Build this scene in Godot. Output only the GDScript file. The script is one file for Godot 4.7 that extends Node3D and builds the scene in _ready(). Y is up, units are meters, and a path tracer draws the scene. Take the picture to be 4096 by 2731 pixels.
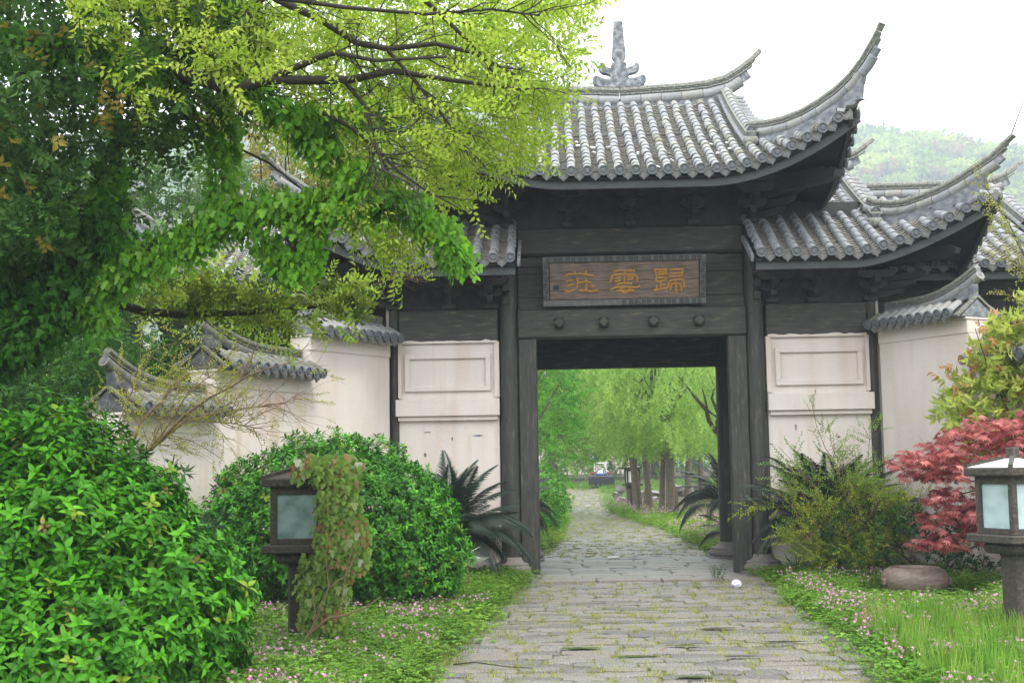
extends Node3D
# A timber gatehouse with tiled roofs, splayed garden walls, garden lanterns and planting, under an overcast sky.

var rng := RandomNumberGenerator.new()
var taken := {}
var M := {}
var L := {}          # shared leaf and sprig meshes

func rf(a: float, b: float) -> float:
	return rng.randf_range(a, b)

func rdir() -> Vector3:
	while true:
		var v := Vector3(rf(-1, 1), rf(-1, 1), rf(-1, 1))
		if v.length_squared() < 1.0 and v.length_squared() > 0.01:
			return v.normalized()
	return Vector3.UP

# ---------- mesh builder ----------
class MB:
	var st := SurfaceTool.new()
	var sm := -1
	var n := 0
	func _init():
		st.begin(Mesh.PRIMITIVE_TRIANGLES)
	func smooth(on: bool):
		sm = 0 if on else -1
	func tri(a: Vector3, b: Vector3, c: Vector3, out: Vector3):
		if (b - a).cross(c - a).dot(out) > 0.0:
			var t := b
			b = c
			c = t
		st.set_smooth_group(sm)
		st.add_vertex(a)
		st.set_smooth_group(sm)
		st.add_vertex(b)
		st.set_smooth_group(sm)
		st.add_vertex(c)
		n += 1
	func quad(a: Vector3, b: Vector3, c: Vector3, d: Vector3, out: Vector3):
		tri(a, b, c, out)
		tri(a, c, d, out)
	func mesh() -> ArrayMesh:
		st.generate_normals()
		return st.commit()

func box(m: MB, c: Vector3, s: Vector3, b := Basis(), ch := 0.0):
	var h := s * 0.5
	ch = minf(ch, minf(h.x, minf(h.y, h.z)) * 0.9)
	if ch <= 0.0:
		for ax in 3:
			for sg in [-1.0, 1.0]:
				var nn := Vector3.ZERO
				nn[ax] = sg
				var u := Vector3.ZERO
				u[(ax + 1) % 3] = h[(ax + 1) % 3]
				var v := Vector3.ZERO
				v[(ax + 2) % 3] = h[(ax + 2) % 3]
				var o := nn * h[ax]
				m.quad(c + b * (o - u - v), c + b * (o + u - v), c + b * (o + u + v), c + b * (o - u + v), b * nn)
		return
	# chamfered box
	for ax in 3:
		var a1 := (ax + 1) % 3
		var a2 := (ax + 2) % 3
		for sg in [-1.0, 1.0]:
			var nn := Vector3.ZERO
			nn[ax] = sg
			var u := Vector3.ZERO
			u[a1] = h[a1] - ch
			var v := Vector3.ZERO
			v[a2] = h[a2] - ch
			var o := nn * h[ax]
			m.quad(c + b * (o - u - v), c + b * (o + u - v), c + b * (o + u + v), c + b * (o - u + v), b * nn)
			for s2 in [-1.0, 1.0]:   # edge between face ax and face a1
				var n2 := Vector3.ZERO
				n2[a1] = s2
				var p := nn * h[ax] + n2 * (h[a1] - ch)
				var q := nn * (h[ax] - ch) + n2 * h[a1]
				m.quad(c + b * (p - v), c + b * (p + v), c + b * (q + v), c + b * (q - v), b * (nn + n2))
	for sx in [-1.0, 1.0]:
		for sy in [-1.0, 1.0]:
			for sz in [-1.0, 1.0]:
				var k := Vector3(sx, sy, sz)
				m.tri(c + b * (k * Vector3(h.x, h.y - ch, h.z - ch)), c + b * (k * Vector3(h.x - ch, h.y, h.z - ch)), c + b * (k * Vector3(h.x - ch, h.y - ch, h.z)), b * k)

func perp(t: Vector3) -> Vector3:
	var u := t.cross(Vector3.UP)
	if u.length() < 0.05:
		u = t.cross(Vector3.RIGHT)
	return u.normalized()

func tube(m: MB, pts: Array, rads: Array, n := 6, cap := true):
	m.smooth(true)
	var rings := []
	var u := Vector3.ZERO
	for i in pts.size():
		var t: Vector3 = (pts[mini(i + 1, pts.size() - 1)] - pts[maxi(i - 1, 0)]).normalized()
		if i == 0:
			u = perp(t)
		else:
			u = (u - t * u.dot(t)).normalized()
		var v := t.cross(u)
		var r := []
		for k in n:
			var a := TAU * k / n
			r.append(pts[i] + (u * cos(a) + v * sin(a)) * float(rads[mini(i, rads.size() - 1)]))
		rings.append(r)
	for i in pts.size() - 1:
		for k in n:
			var k2 := (k + 1) % n
			m.quad(rings[i][k], rings[i][k2], rings[i + 1][k2], rings[i + 1][k], rings[i][k] + rings[i][k2] - pts[i] * 2.0)
	m.smooth(false)
	if cap:
		for e in [0, pts.size() - 1]:
			var out: Vector3 = (pts[0] - pts[1]) if e == 0 else (pts[e] - pts[e - 1])
			for k in n:
				m.tri(pts[e], rings[e][k], rings[e][(k + 1) % n], out)

# profile: Vector2(radius, height); ripple makes petals
func lathe(m: MB, c: Vector3, prof: Array, n := 20, ripple := 0.0, petals := 0):
	m.smooth(true)
	var rings := []
	for p in prof:
		var r := []
		for k in n:
			var a := TAU * k / n
			var rr: float = p.x
			if petals > 0:
				rr *= 1.0 + ripple * absf(sin(a * petals * 0.5)) * (1.0 if p.y > prof[0].y else 0.0)
			r.append(c + Vector3(cos(a) * rr, p.y, sin(a) * rr))
		rings.append(r)
	for i in prof.size() - 1:
		for k in n:
			var k2 := (k + 1) % n
			var mid: Vector3 = (rings[i][k] + rings[i + 1][k2]) * 0.5
			var e: Vector2 = prof[i + 1] - prof[i]
			var rad := Vector3(mid.x - c.x, 0, mid.z - c.z).normalized()
			m.quad(rings[i][k], rings[i][k2], rings[i + 1][k2], rings[i + 1][k], rad * e.y + Vector3.UP * -e.x)
	m.smooth(false)

# section: Vector2(side, up) swept along a path in frames that stay upright
func sweep(m: MB, pts: Array, sec: Array, smooth := false, caps := true):
	m.smooth(smooth)
	var rings := []
	var cs := []
	for i in pts.size():
		var t: Vector3 = (pts[mini(i + 1, pts.size() - 1)] - pts[maxi(i - 1, 0)]).normalized()
		var side := perp(t)
		var up := side.cross(t)
		var r := []
		var c := Vector3.ZERO
		for s in sec:
			r.append(pts[i] + side * s.x + up * s.y)
			c += r[-1]
		rings.append(r)
		cs.append(c / sec.size())
	var n := sec.size()
	for i in pts.size() - 1:
		for k in n:
			var k2 := (k + 1) % n
			m.quad(rings[i][k], rings[i][k2], rings[i + 1][k2], rings[i + 1][k], (rings[i][k] + rings[i][k2]) * 0.5 - cs[i])
	m.smooth(false)
	if caps:
		for e in [0, pts.size() - 1]:
			var out: Vector3 = (pts[0] - pts[1]) if e == 0 else (pts[e] - pts[e - 1])
			for k in n:
				m.tri(cs[e], rings[e][k], rings[e][(k + 1) % n], out)

func rect(x0: float, x1: float, y0: float, y1: float) -> Array:
	return [Vector2(x0, y0), Vector2(x1, y0), Vector2(x1, y1), Vector2(x0, y1)]

func ring(r: float, cy: float, n := 10) -> Array:
	var a := []
	for k in n:
		a.append(Vector2(cos(TAU * k / n) * r, cy + sin(TAU * k / n) * r))
	return a

# outline in x,y extruded along z by depth (centred), then placed
func extr(m: MB, poly: Array, depth: float, xf := Transform3D()):
	var pp := PackedVector2Array(poly)
	var idx := Geometry2D.triangulate_polygon(pp)
	for k in range(0, idx.size(), 3):
		for s in [-1.0, 1.0]:
			var z: float = s * depth * 0.5
			m.tri(xf * Vector3(pp[idx[k]].x, pp[idx[k]].y, z), xf * Vector3(pp[idx[k + 1]].x, pp[idx[k + 1]].y, z), xf * Vector3(pp[idx[k + 2]].x, pp[idx[k + 2]].y, z), xf.basis * Vector3(0, 0, s))
	var area := 0.0
	for i in pp.size():
		var q := pp[(i + 1) % pp.size()]
		area += pp[i].x * q.y - q.x * pp[i].y
	for i in pp.size():
		var p := pp[i]
		var q := pp[(i + 1) % pp.size()]
		var e := q - p
		var out := Vector3(e.y, -e.x, 0) * signf(area)
		m.quad(xf * Vector3(p.x, p.y, -depth * 0.5), xf * Vector3(q.x, q.y, -depth * 0.5), xf * Vector3(q.x, q.y, depth * 0.5), xf * Vector3(p.x, p.y, depth * 0.5), xf.basis * out)

# ---------- objects ----------
func numbered(called: String) -> String:
	var k: int = taken.get(called, -1) + 1
	taken[called] = k
	return called if k == 0 else "%s_%03d" % [called, k]

func tag(o: Node, label := "", category := "", group := "", kind := "") -> Node:
	if label: o.set_meta("label", label)
	if category: o.set_meta("category", category)
	if group: o.set_meta("group", group)
	if kind: o.set_meta("kind", kind)
	return o

func thing(called: String, label: String, category: String, at := Vector3.ZERO, group := "") -> Node3D:
	var o := Node3D.new()
	o.name = numbered(called)
	add_child(o)
	o.position = at
	tag(o, label, category, group)
	return o

func put(called: String, mesh: Mesh, mat: Material, parent: Node, xf := Transform3D()) -> MeshInstance3D:
	var o := MeshInstance3D.new()
	o.name = called
	o.mesh = mesh
	if mat:
		o.material_override = mat
	o.transform = xf
	parent.add_child(o, true)
	return o

func part(called: String, m: MB, mat: Material, parent: Node) -> MeshInstance3D:
	return put(called, m.mesh(), mat, parent)

func solo(called: String, m: MB, mat: Material, label := "", category := "", group := "", kind := "") -> MeshInstance3D:
	var o := part(numbered(called), m, mat, self)
	tag(o, label, category, group, kind)
	return o

func multi(called: String, mesh: Mesh, mat: Material, parent: Node, xfs: Array, cols: Array) -> MultiMeshInstance3D:
	var mm := MultiMesh.new()
	mm.transform_format = MultiMesh.TRANSFORM_3D
	mm.use_colors = cols.size() > 0
	mm.mesh = mesh
	mm.instance_count = xfs.size()
	for i in xfs.size():
		mm.set_instance_transform(i, xfs[i])
		if mm.use_colors:
			mm.set_instance_color(i, cols[i])
	var o := MultiMeshInstance3D.new()
	o.name = called
	o.multimesh = mm
	o.material_override = mat
	parent.add_child(o, true)
	o.set_meta("kind", "stuff")
	return o

# ---------- materials ----------
func ntex(sd: int, freq: float, stops: Array, oct := 4, typ := FastNoiseLite.TYPE_SIMPLEX_SMOOTH, size := 512) -> NoiseTexture2D:
	var nz := FastNoiseLite.new()
	nz.seed = sd
	nz.frequency = freq
	nz.noise_type = typ
	nz.fractal_octaves = oct
	var g := Gradient.new()
	var off := PackedFloat32Array()
	var cs := PackedColorArray()
	for s in stops:
		off.append(s[0])
		cs.append(s[1])
	g.offsets = off
	g.colors = cs
	var t := NoiseTexture2D.new()
	t.width = size
	t.height = size
	t.seamless = true
	t.noise = nz
	t.color_ramp = g
	return t

func ntn(sd: int, freq: float, bump: float, oct := 4, typ := FastNoiseLite.TYPE_SIMPLEX_SMOOTH) -> NoiseTexture2D:
	var nz := FastNoiseLite.new()
	nz.seed = sd
	nz.frequency = freq
	nz.noise_type = typ
	nz.fractal_octaves = oct
	var t := NoiseTexture2D.new()
	t.width = 512
	t.height = 512
	t.seamless = true
	t.as_normal_map = true
	t.bump_strength = bump
	t.noise = nz
	return t

func c8(r: int, g: int, b: int) -> Color:
	return Color8(r, g, b)

func mat(called: String, rough: float, tex: Texture2D, scale: Vector3, nrm: Texture2D = null, nscale := 1.0, tint := Color.WHITE, world := true) -> StandardMaterial3D:
	var s := StandardMaterial3D.new()
	s.resource_name = called
	s.albedo_color = tint
	s.albedo_texture = tex
	s.roughness = rough
	s.uv1_triplanar = true
	s.uv1_world_triplanar = world
	s.uv1_scale = scale
	if nrm:
		s.normal_enabled = true
		s.normal_texture = nrm
		s.normal_scale = nscale
	return s

func leafmat(called: String, rough := 0.45, back := 0.8, spec := 0.5) -> StandardMaterial3D:
	var s := StandardMaterial3D.new()
	s.resource_name = called
	s.vertex_color_use_as_albedo = true
	s.roughness = rough
	s.metallic_specular = spec
	s.backlight_enabled = true
	s.backlight = Color(back, back, back)
	s.cull_mode = BaseMaterial3D.CULL_DISABLED
	return s

func plain(called: String, c: Color, rough := 0.7) -> StandardMaterial3D:
	var s := StandardMaterial3D.new()
	s.resource_name = called
	s.albedo_color = c
	s.roughness = rough
	return s

func make_materials():
	# dark stained timber, worn in places to greyer and tan wood
	var wood := ntex(3, 0.017, [[0.0, c8(36, 37, 34)], [0.25, c8(47, 48, 44)], [0.5, c8(54, 55, 50)], [0.66, c8(60, 60, 54)], [0.76, c8(68, 66, 58)], [0.86, c8(88, 80, 67)], [1.0, c8(122, 106, 86)]], 5)
	M.wood_h = mat("dark timber, grain across", 0.62, wood, Vector3(0.3, 1.9, 1.9), ntn(4, 0.03, 3.0), 0.5, c8(238, 238, 238))
	M.wood_v = mat("dark timber, grain upright", 0.62, wood, Vector3(1.9, 0.26, 1.9), ntn(4, 0.03, 3.0), 0.5, c8(238, 238, 238))
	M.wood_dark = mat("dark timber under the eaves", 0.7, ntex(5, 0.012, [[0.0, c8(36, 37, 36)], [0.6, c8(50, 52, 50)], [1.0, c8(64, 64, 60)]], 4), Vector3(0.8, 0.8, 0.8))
	M.board = mat("greenish black eave board", 0.6, ntex(6, 0.01, [[0.0, c8(40, 48, 46)], [0.6, c8(50, 58, 56)], [1.0, c8(64, 69, 65)]], 4), Vector3(0.5, 1.5, 1.5))
	M.plaque = mat("weathered brown plank", 0.7, ntex(8, 0.014, [[0.0, c8(58, 50, 48)], [0.3, c8(92, 78, 72)], [0.55, c8(112, 96, 87)], [0.8, c8(128, 106, 92)], [1.0, c8(98, 84, 80)]], 5), Vector3(0.5, 4.0, 2.0), ntn(9, 0.03, 2.0), 0.4)
	M.frame = mat("grey carved frame", 0.7, ntex(10, 0.02, [[0.0, c8(78, 80, 82)], [1.0, c8(112, 112, 110)]], 4), Vector3(1, 1, 1))
	M.fret = plain("dark fret", c8(44, 46, 52), 0.7)
	M.gold = mat("gilding", 0.5, ntex(11, 0.03, [[0.0, c8(136, 94, 32)], [0.6, c8(174, 128, 50)], [1.0, c8(188, 144, 66)]], 3), Vector3(3, 3, 3))
	# plaster, with damp stains
	M.plaster = mat("pale plaster", 0.9, plaster_image(21, 0.22), Vector3(0.45, 0.28, 0.45), ntn(13, 0.08, 2.0), 0.25)
	M.plaster_old = mat("stained plaster", 0.9, plaster_image(22, 0.8), Vector3(0.3, 0.26, 0.3), ntn(13, 0.08, 2.0), 0.3)
	M.mottle = mat("mottled lime render under the ridges", 0.9, ntex(14, 0.012, [[0.0, c8(74, 79, 86)], [0.4, c8(104, 109, 116)], [0.6, c8(126, 130, 135)], [0.8, c8(146, 149, 151)], [1.0, c8(176, 177, 176)]], 5), Vector3(1.3, 1.3, 1.3))
	M.mottle_dark = mat("dark damp render", 0.9, ntex(15, 0.012, [[0.0, c8(44, 47, 50)], [0.5, c8(72, 75, 78)], [0.8, c8(100, 102, 102)], [1.0, c8(140, 141, 138)]], 5), Vector3(1.5, 1.5, 1.5))
	M.cap_dark = mat("mossy dark ridge cap", 0.85, ntex(28, 0.025, [[0.0, c8(48, 52, 46)], [0.45, c8(82, 86, 72)], [0.75, c8(114, 116, 98)], [1.0, c8(140, 140, 126)]], 5), Vector3(2, 2, 2))
	# clay tiles in four tones
	var tn := ntn(16, 0.06, 3.0)
	var tones := [[c8(104, 107, 108), c8(132, 134, 134), c8(148, 149, 147)], [c8(104, 108, 112), c8(128, 132, 136), c8(146, 149, 152)], [c8(108, 109, 107), c8(134, 134, 131), c8(150, 149, 144)], [c8(98, 102, 105), c8(124, 127, 130), c8(143, 145, 145)]]
	for i in 4:
		M["tile%d" % i] = mat("grey roof tile", 0.8, ntex(30 + i, 0.02, [[0.0, tones[i][0]], [0.35, tones[i][1]], [0.7, tones[i][2]], [0.86, tones[i][1].darkened(0.12)], [1.0, c8(112, 114, 96)]], 5), Vector3(2.5, 2.5, 2.5), tn, 0.4)
	M.tile4 = mat("mossy roof tile", 0.85, ntex(34, 0.02, [[0.0, c8(86, 88, 78)], [0.5, c8(116, 117, 100)], [1.0, c8(138, 138, 116)]], 5), Vector3(2.5, 2.5, 2.5), tn, 0.4)
	M.oldtile = mat("weathered dark coping tile", 0.85, ntex(29, 0.02, [[0.0, c8(58, 60, 56)], [0.4, c8(88, 90, 84)], [0.7, c8(112, 112, 102)], [0.85, c8(96, 100, 72)], [1.0, c8(140, 138, 124)]], 5), Vector3(2.5, 2.5, 2.5), tn, 0.5)
	M.pan = mat("grey pan tile", 0.85, ntex(35, 0.03, [[0.0, c8(88, 88, 84)], [0.5, c8(124, 122, 115)], [0.8, c8(150, 146, 137)], [1.0, c8(110, 106, 92)]], 4), Vector3(3, 3, 3))
	M.cap = mat("lichened ridge cap", 0.85, ntex(36, 0.025, [[0.0, c8(62, 66, 64)], [0.4, c8(104, 106, 100)], [0.65, c8(132, 133, 124)], [0.85, c8(158, 158, 150)], [1.0, c8(88, 92, 74)]], 5), Vector3(2, 2, 2), tn, 0.5)
	M.disc = mat("stamped eave tile", 0.8, ntex(37, 0.05, [[0.0, c8(64, 69, 75)], [0.5, c8(96, 101, 106)], [1.0, c8(134, 136, 135)]], 4), Vector3(6, 6, 6), ntn(38, 0.09, 8.0, 2, FastNoiseLite.TYPE_CELLULAR), 1.0)
	M.drip = mat("stamped drip tile", 0.8, ntex(39, 0.05, [[0.0, c8(78, 81, 82)], [0.5, c8(112, 114, 113)], [1.0, c8(148, 148, 142)]], 4), Vector3(6, 6, 6), ntn(38, 0.07, 8.0, 2, FastNoiseLite.TYPE_CELLULAR), 1.0)
	# paving
	var sn := ntn(41, 0.035, 6.0, 5)
	var st := [[c8(90, 88, 84), c8(120, 117, 112), c8(146, 142, 136)], [c8(90, 85, 79), c8(118, 112, 105), c8(142, 135, 126)], [c8(70, 70, 68), c8(96, 95, 92), c8(120, 117, 112)], [c8(86, 86, 79), c8(112, 111, 103), c8(134, 132, 123)]]
	for i in 4:
		M["stone%d" % i] = mat("worn paving stone", 0.42, ntex(44 + i, 0.035, [[0.0, st[i][0].darkened(0.35)], [0.3, st[i][0]], [0.5, st[i][1]], [0.75, st[i][2]], [0.9, st[i][2].lightened(0.12)], [1.0, c8(104, 110, 76)]], 6), Vector3(2.6, 2.6, 2.6), sn, 1.4)
	M.granite = mat("carved grey stone", 0.8, ntex(50, 0.04, [[0.0, c8(92, 86, 86)], [0.6, c8(124, 117, 115)], [1.0, c8(146, 138, 132)]], 4), Vector3(2, 2, 2), sn, 0.3)
	M.lantern = mat("pitted brown grey stone", 0.85, ntex(51, 0.03, [[0.0, c8(38, 35, 31)], [0.4, c8(60, 56, 50)], [0.7, c8(76, 71, 63)], [0.88, c8(92, 85, 72)], [1.0, c8(132, 110, 78)]], 5), Vector3(1.6, 1.6, 1.6), sn, 0.7)
	M.lantern_dark = mat("damp dark stone", 0.85, ntex(52, 0.03, [[0.0, c8(34, 31, 26)], [0.6, c8(56, 51, 43)], [1.0, c8(80, 72, 58)]], 5), Vector3(1.6, 1.6, 1.6), sn, 0.7)
	M.jar = mat("brown grey glazed stoneware", 0.45, ntex(53, 0.015, [[0.0, c8(84, 72, 64)], [0.5, c8(118, 103, 93)], [0.8, c8(136, 120, 110)], [1.0, c8(92, 92, 68)]], 5), Vector3(1.2, 2.4, 1.2), ntn(54, 0.04, 4.0), 0.4)
	M.soil = mat("damp soil and litter", 0.95, ntex(55, 0.02, [[0.0, c8(44, 38, 30)], [0.5, c8(66, 58, 46)], [0.75, c8(74, 80, 44)], [1.0, c8(88, 98, 52)]], 5), Vector3(0.8, 0.8, 0.8), sn, 0.8)
	M.turf = mat("mossy joints and short weeds", 0.95, ntex(56, 0.03, [[0.0, c8(58, 54, 42)], [0.4, c8(84, 80, 56)], [0.6, c8(108, 112, 58)], [1.0, c8(146, 152, 70)]], 5), Vector3(1.2, 1.2, 1.2), sn, 0.8)
	M.wildwood = mat("wooded hillside floor", 1.0, ntex(57, 0.02, [[0.0, c8(70, 96, 54)], [1.0, c8(110, 140, 72)]], 4), Vector3(0.05, 0.05, 0.05))
	var bark := ntex(58, 0.03, [[0.0, c8(62, 53, 46)], [0.5, c8(104, 92, 80)], [1.0, c8(140, 128, 114)]], 5)
	M.bark = mat("furrowed grey bark", 0.95, bark, Vector3(4, 0.8, 4), ntn(59, 0.03, 6.0), 1.0)
	M.bark_dark = mat("dark wet bark", 0.9, ntex(60, 0.03, [[0.0, c8(30, 28, 24)], [0.6, c8(52, 48, 40)], [1.0, c8(78, 74, 58)]], 4), Vector3(4, 2, 4))
	M.twig = mat("tan twig bark", 0.9, ntex(61, 0.03, [[0.0, c8(96, 78, 58)], [1.0, c8(142, 120, 92)]], 3), Vector3(6, 3, 6))
	M.glass = mat("frosted lantern pane", 0.3, ntex(63, 0.008, [[0.0, c8(140, 164, 164)], [0.5, c8(168, 190, 194)], [1.0, c8(186, 206, 212)]], 4), Vector3(1.2, 1.2, 1.2))
	M.glass_dark = mat("grimy frosted pane", 0.3, ntex(64, 0.008, [[0.0, c8(80, 104, 98)], [0.5, c8(112, 136, 132)], [1.0, c8(130, 152, 150)]], 4), Vector3(1.4, 1.4, 1.4))
	M.whitepaint = plain("white sheet", c8(226, 228, 232), 0.5)
	M.bag = plain("thin plastic", c8(206, 204, 222), 0.35)
	M.iron = plain("black iron", c8(40, 42, 46), 0.5)
	M.red = plain("red lamp lens", c8(150, 40, 34), 0.4)
	M.blue = plain("blue plate", c8(70, 120, 190), 0.4)
	M.water = plain("shallow rain water", c8(62, 60, 48), 0.05)
	M.leaf = leafmat("leaf", 0.55, 1.0, 0.35)
	M.gloss = leafmat("glossy leaf", 0.42, 0.6, 0.28)
	M.frond = leafmat("cycad frond", 0.45, 0.12, 0.4)
	M.petal = leafmat("petal", 0.6, 0.8, 0.3)

# pale plaster with faint clouds; strength adds runs of damp and rust brown patches
func plaster_image(sd: int, strength: float) -> ImageTexture:
	var a := FastNoiseLite.new()
	a.seed = sd
	a.frequency = 0.011
	a.fractal_octaves = 5
	var b := FastNoiseLite.new()
	b.seed = sd + 50
	b.frequency = 0.02
	b.fractal_octaves = 4
	var s := 512
	var im := Image.create(s, s, false, Image.FORMAT_RGB8)
	for y in s:
		for x in s:
			var xx := TAU * x / s
			var yy := TAU * y / s
			var p := Vector3(cos(xx) * 80.0, sin(xx) * 80.0, cos(yy) * 30.0)
			var n1 := a.get_noise_3d(p.x, p.y, p.z + sin(yy) * 30.0)
			var n2 := b.get_noise_3d(p.x * 1.2, p.y * 1.2, p.z * 0.8 + sin(yy) * 24.0)
			var c := Color(0.835, 0.80, 0.772).lerp(Color(0.805, 0.77, 0.745), clampf(n1 + 0.5, 0, 1))
			var damp := clampf((n1 * 0.6 + n2 * 0.9 - 0.02) * 2.4, 0.0, 1.0) * strength
			c = c.lerp(Color(0.78, 0.63, 0.50), damp * 0.6)
			var grey := clampf((n2 - n1 * 0.4 - 0.22) * 2.5, 0.0, 1.0) * strength
			c = c.lerp(Color(0.62, 0.60, 0.50), grey * 0.5)
			im.set_pixel(x, y, c)
	return ImageTexture.create_from_image(im)

# move a thing's origin to its base without moving its parts
func rebase(o: Node3D, at: Vector3):
	o.position = at
	for c in o.get_children():
		if c is Node3D:
			c.position -= at

# ---------- tiles ----------
var budget := {}

func take(k: String) -> bool:
	budget[k] = budget.get(k, 300) - 1
	return budget[k] >= 0

func make_tile_meshes():
	var a := MB.new()   # barrel cover tile, lower end at the origin, running back along -z
	a.smooth(true)
	var n := 7
	for k in n:
		var t0 := PI * k / n
		var t1 := PI * (k + 1) / n
		var p := Vector3(cos(t0), sin(t0), 0)
		var q := Vector3(cos(t1), sin(t1), 0)
		var back := Vector3(0, -0.008, -0.25)
		a.smooth(true)
		a.quad(p * 0.064, q * 0.064, q * 0.054 + back, p * 0.054 + back, p + q)
		a.smooth(false)
		a.quad(p * 0.064, q * 0.064, q * 0.05, p * 0.05, Vector3(0, 0, 1))
	L.cover = a.mesh()
	var b := MB.new()   # concave pan tile with its thick lower lip
	n = 5
	for k in n:
		var x0 := lerpf(-0.085, 0.085, float(k) / n)
		var x1 := lerpf(-0.085, 0.085, float(k + 1) / n)
		var p := Vector3(x0, x0 * x0 * 5.5 - 0.012, 0)
		var q := Vector3(x1, x1 * x1 * 5.5 - 0.012, 0)
		var back := Vector3(0, -0.03, -0.15)
		b.smooth(true)
		b.quad(p, q, q + back, p + back, Vector3.UP)
		b.smooth(false)
		b.quad(p, q, q + Vector3(0, -0.018, -0.002), p + Vector3(0, -0.018, -0.002), Vector3(0, 0, 1))
	L.pan = b.mesh()
	var d := MB.new()   # round eave end with a raised rim and boss
	n = 12
	var prof := [[0.066, -0.05], [0.069, 0.016], [0.056, 0.016], [0.052, 0.004], [0.032, 0.004], [0.024, 0.014], [0.0, 0.014]]
	for i in prof.size() - 1:
		for k in n:
			var c0 := Vector3(cos(TAU * k / n), sin(TAU * k / n), 0)
			var c1 := Vector3(cos(TAU * (k + 1) / n), sin(TAU * (k + 1) / n), 0)
			var o := (c0 + c1) if i == 0 else Vector3(0, 0, 1)
			d.quad(c0 * prof[i][0] + Vector3(0, 0, prof[i][1]), c1 * prof[i][0] + Vector3(0, 0, prof[i][1]), c1 * prof[i + 1][0] + Vector3(0, 0, prof[i + 1][1]), c0 * prof[i + 1][0] + Vector3(0, 0, prof[i + 1][1]), o)
	L.disc = d.mesh()
	var e := MB.new()   # pointed drip tile
	extr(e, [Vector2(-0.084, 0.02), Vector2(-0.045, -0.008), Vector2(0, -0.018), Vector2(0.045, -0.008), Vector2(0.084, 0.02), Vector2(0.078, -0.03), Vector2(0.056, -0.062), Vector2(0.024, -0.086), Vector2(0, -0.11), Vector2(-0.024, -0.086), Vector2(-0.056, -0.062), Vector2(-0.078, -0.03)], 0.016)
	extr(e, [Vector2(-0.05, -0.02), Vector2(0, -0.032), Vector2(0.05, -0.02), Vector2(0.03, -0.062), Vector2(0, -0.09), Vector2(-0.03, -0.062)], 0.026)
	L.drip = e.mesh()

func frame(origin: Vector3, down: Vector3, across: Vector3) -> Transform3D:
	var z := down.normalized()
	var y := z.cross(across).normalized()
	var x := y.cross(z).normalized()
	return Transform3D(Basis(x, y, z), origin)

# points at even arc length along a polyline
func even(pts: Array, step: float) -> Array:
	var out := [pts[0]]
	var need := step
	for i in pts.size() - 1:
		var a: Vector3 = pts[i]
		var b: Vector3 = pts[i + 1]
		var len := a.distance_to(b)
		var at := 0.0
		while len - at >= need:
			at += need
			out.append(a.lerp(b, at / len))
			need = step
		need -= len - at
	return out

func tile_mat(key: String) -> Material:
	if key.begins_with("wo"): return M.oldtile
	return M.tile4 if rng.randf() < 0.07 else M["tile%d" % rng.randi_range(0, 3)]

# one column of tiles from the eave up; line[0] is the eave
func tile_column(parent: Node, line: Array, across: Vector3, key: String, stash: Dictionary, pans: bool, eave := true):
	if line.size() < 2:
		return
	var steps := even(line, 0.093 if pans else 0.215)
	if steps.size() < 2:
		steps.append(steps[0] + (line[-1] - line[0]).normalized() * 0.2)
	for i in steps.size() - 1:
		var xf := frame(steps[i], steps[i] - steps[i + 1], across)
		xf.origin += xf.basis.y * (0.012 if pans else 0.028)
		xf.basis = xf.basis.rotated(xf.basis.y, rf(-0.05, 0.05))
		xf.origin += xf.basis.x * rf(-0.006, 0.006) + xf.basis.y * rf(-0.004, 0.005)
		if pans:
			if take(key + "pan"):
				put("pan_tile", L.pan, M.pan, parent, xf)
			else:
				stash.pan.append(xf)
		else:
			if take(key + "cover"):
				put("cover_tile", L.cover, tile_mat(key), parent, xf)
			else:
				stash.cover.append(xf)
	if eave:
		var d: Vector3 = steps[0] - steps[1]
		var flat := Vector3(d.x, d.y * 0.35, d.z)
		var xf := frame(steps[0] + Vector3(d.x, 0, d.z).normalized() * 0.012, flat, across)
		if pans:
			xf.origin += Vector3(0, 0.0, 0)
			if take(key + "drip"): put("drip_tile", L.drip, M.drip, parent, xf)
			else: stash.drip.append(xf)
		else:
			xf.origin += Vector3(0, 0.024, 0) + flat.normalized() * 0.03
			if take(key + "disc"): put("eave_disc", L.disc, M.disc, parent, xf)
			else: stash.disc.append(xf)

func new_stash() -> Dictionary:
	return {"pan": [], "cover": [], "drip": [], "disc": []}

func empty_stash(parent: Node, s: Dictionary):
	if s.pan.size(): multi("pan_tiles", L.pan, M.pan, parent, s.pan, [])
	if s.cover.size(): multi("cover_tiles", L.cover, s.get("mat", M.tile1), parent, s.cover, [])
	if s.drip.size(): multi("drip_tiles", L.drip, M.drip, parent, s.drip, [])
	if s.disc.size(): multi("eave_discs", L.disc, M.disc, parent, s.disc, [])

func run_len(pts: Array) -> float:
	var s := 0.0
	for i in pts.size() - 1:
		s += pts[i].distance_to(pts[i + 1])
	return s

# points of a polyline between two arc lengths
func cut(pts: Array, a: float, b: float) -> Array:
	var out := []
	var s := 0.0
	for i in pts.size() - 1:
		var l: float = pts[i].distance_to(pts[i + 1])
		if s + l > a and s < b:
			if out.is_empty():
				out.append(pts[i].lerp(pts[i + 1], clampf((a - s) / l, 0, 1)))
			out.append(pts[i].lerp(pts[i + 1], clampf((b - s) / l, 0, 1)))
		s += l
	return out

func shift(pts: Array, d: Vector3) -> Array:
	var o := []
	for p in pts:
		o.append(p + d)
	return o

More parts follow.
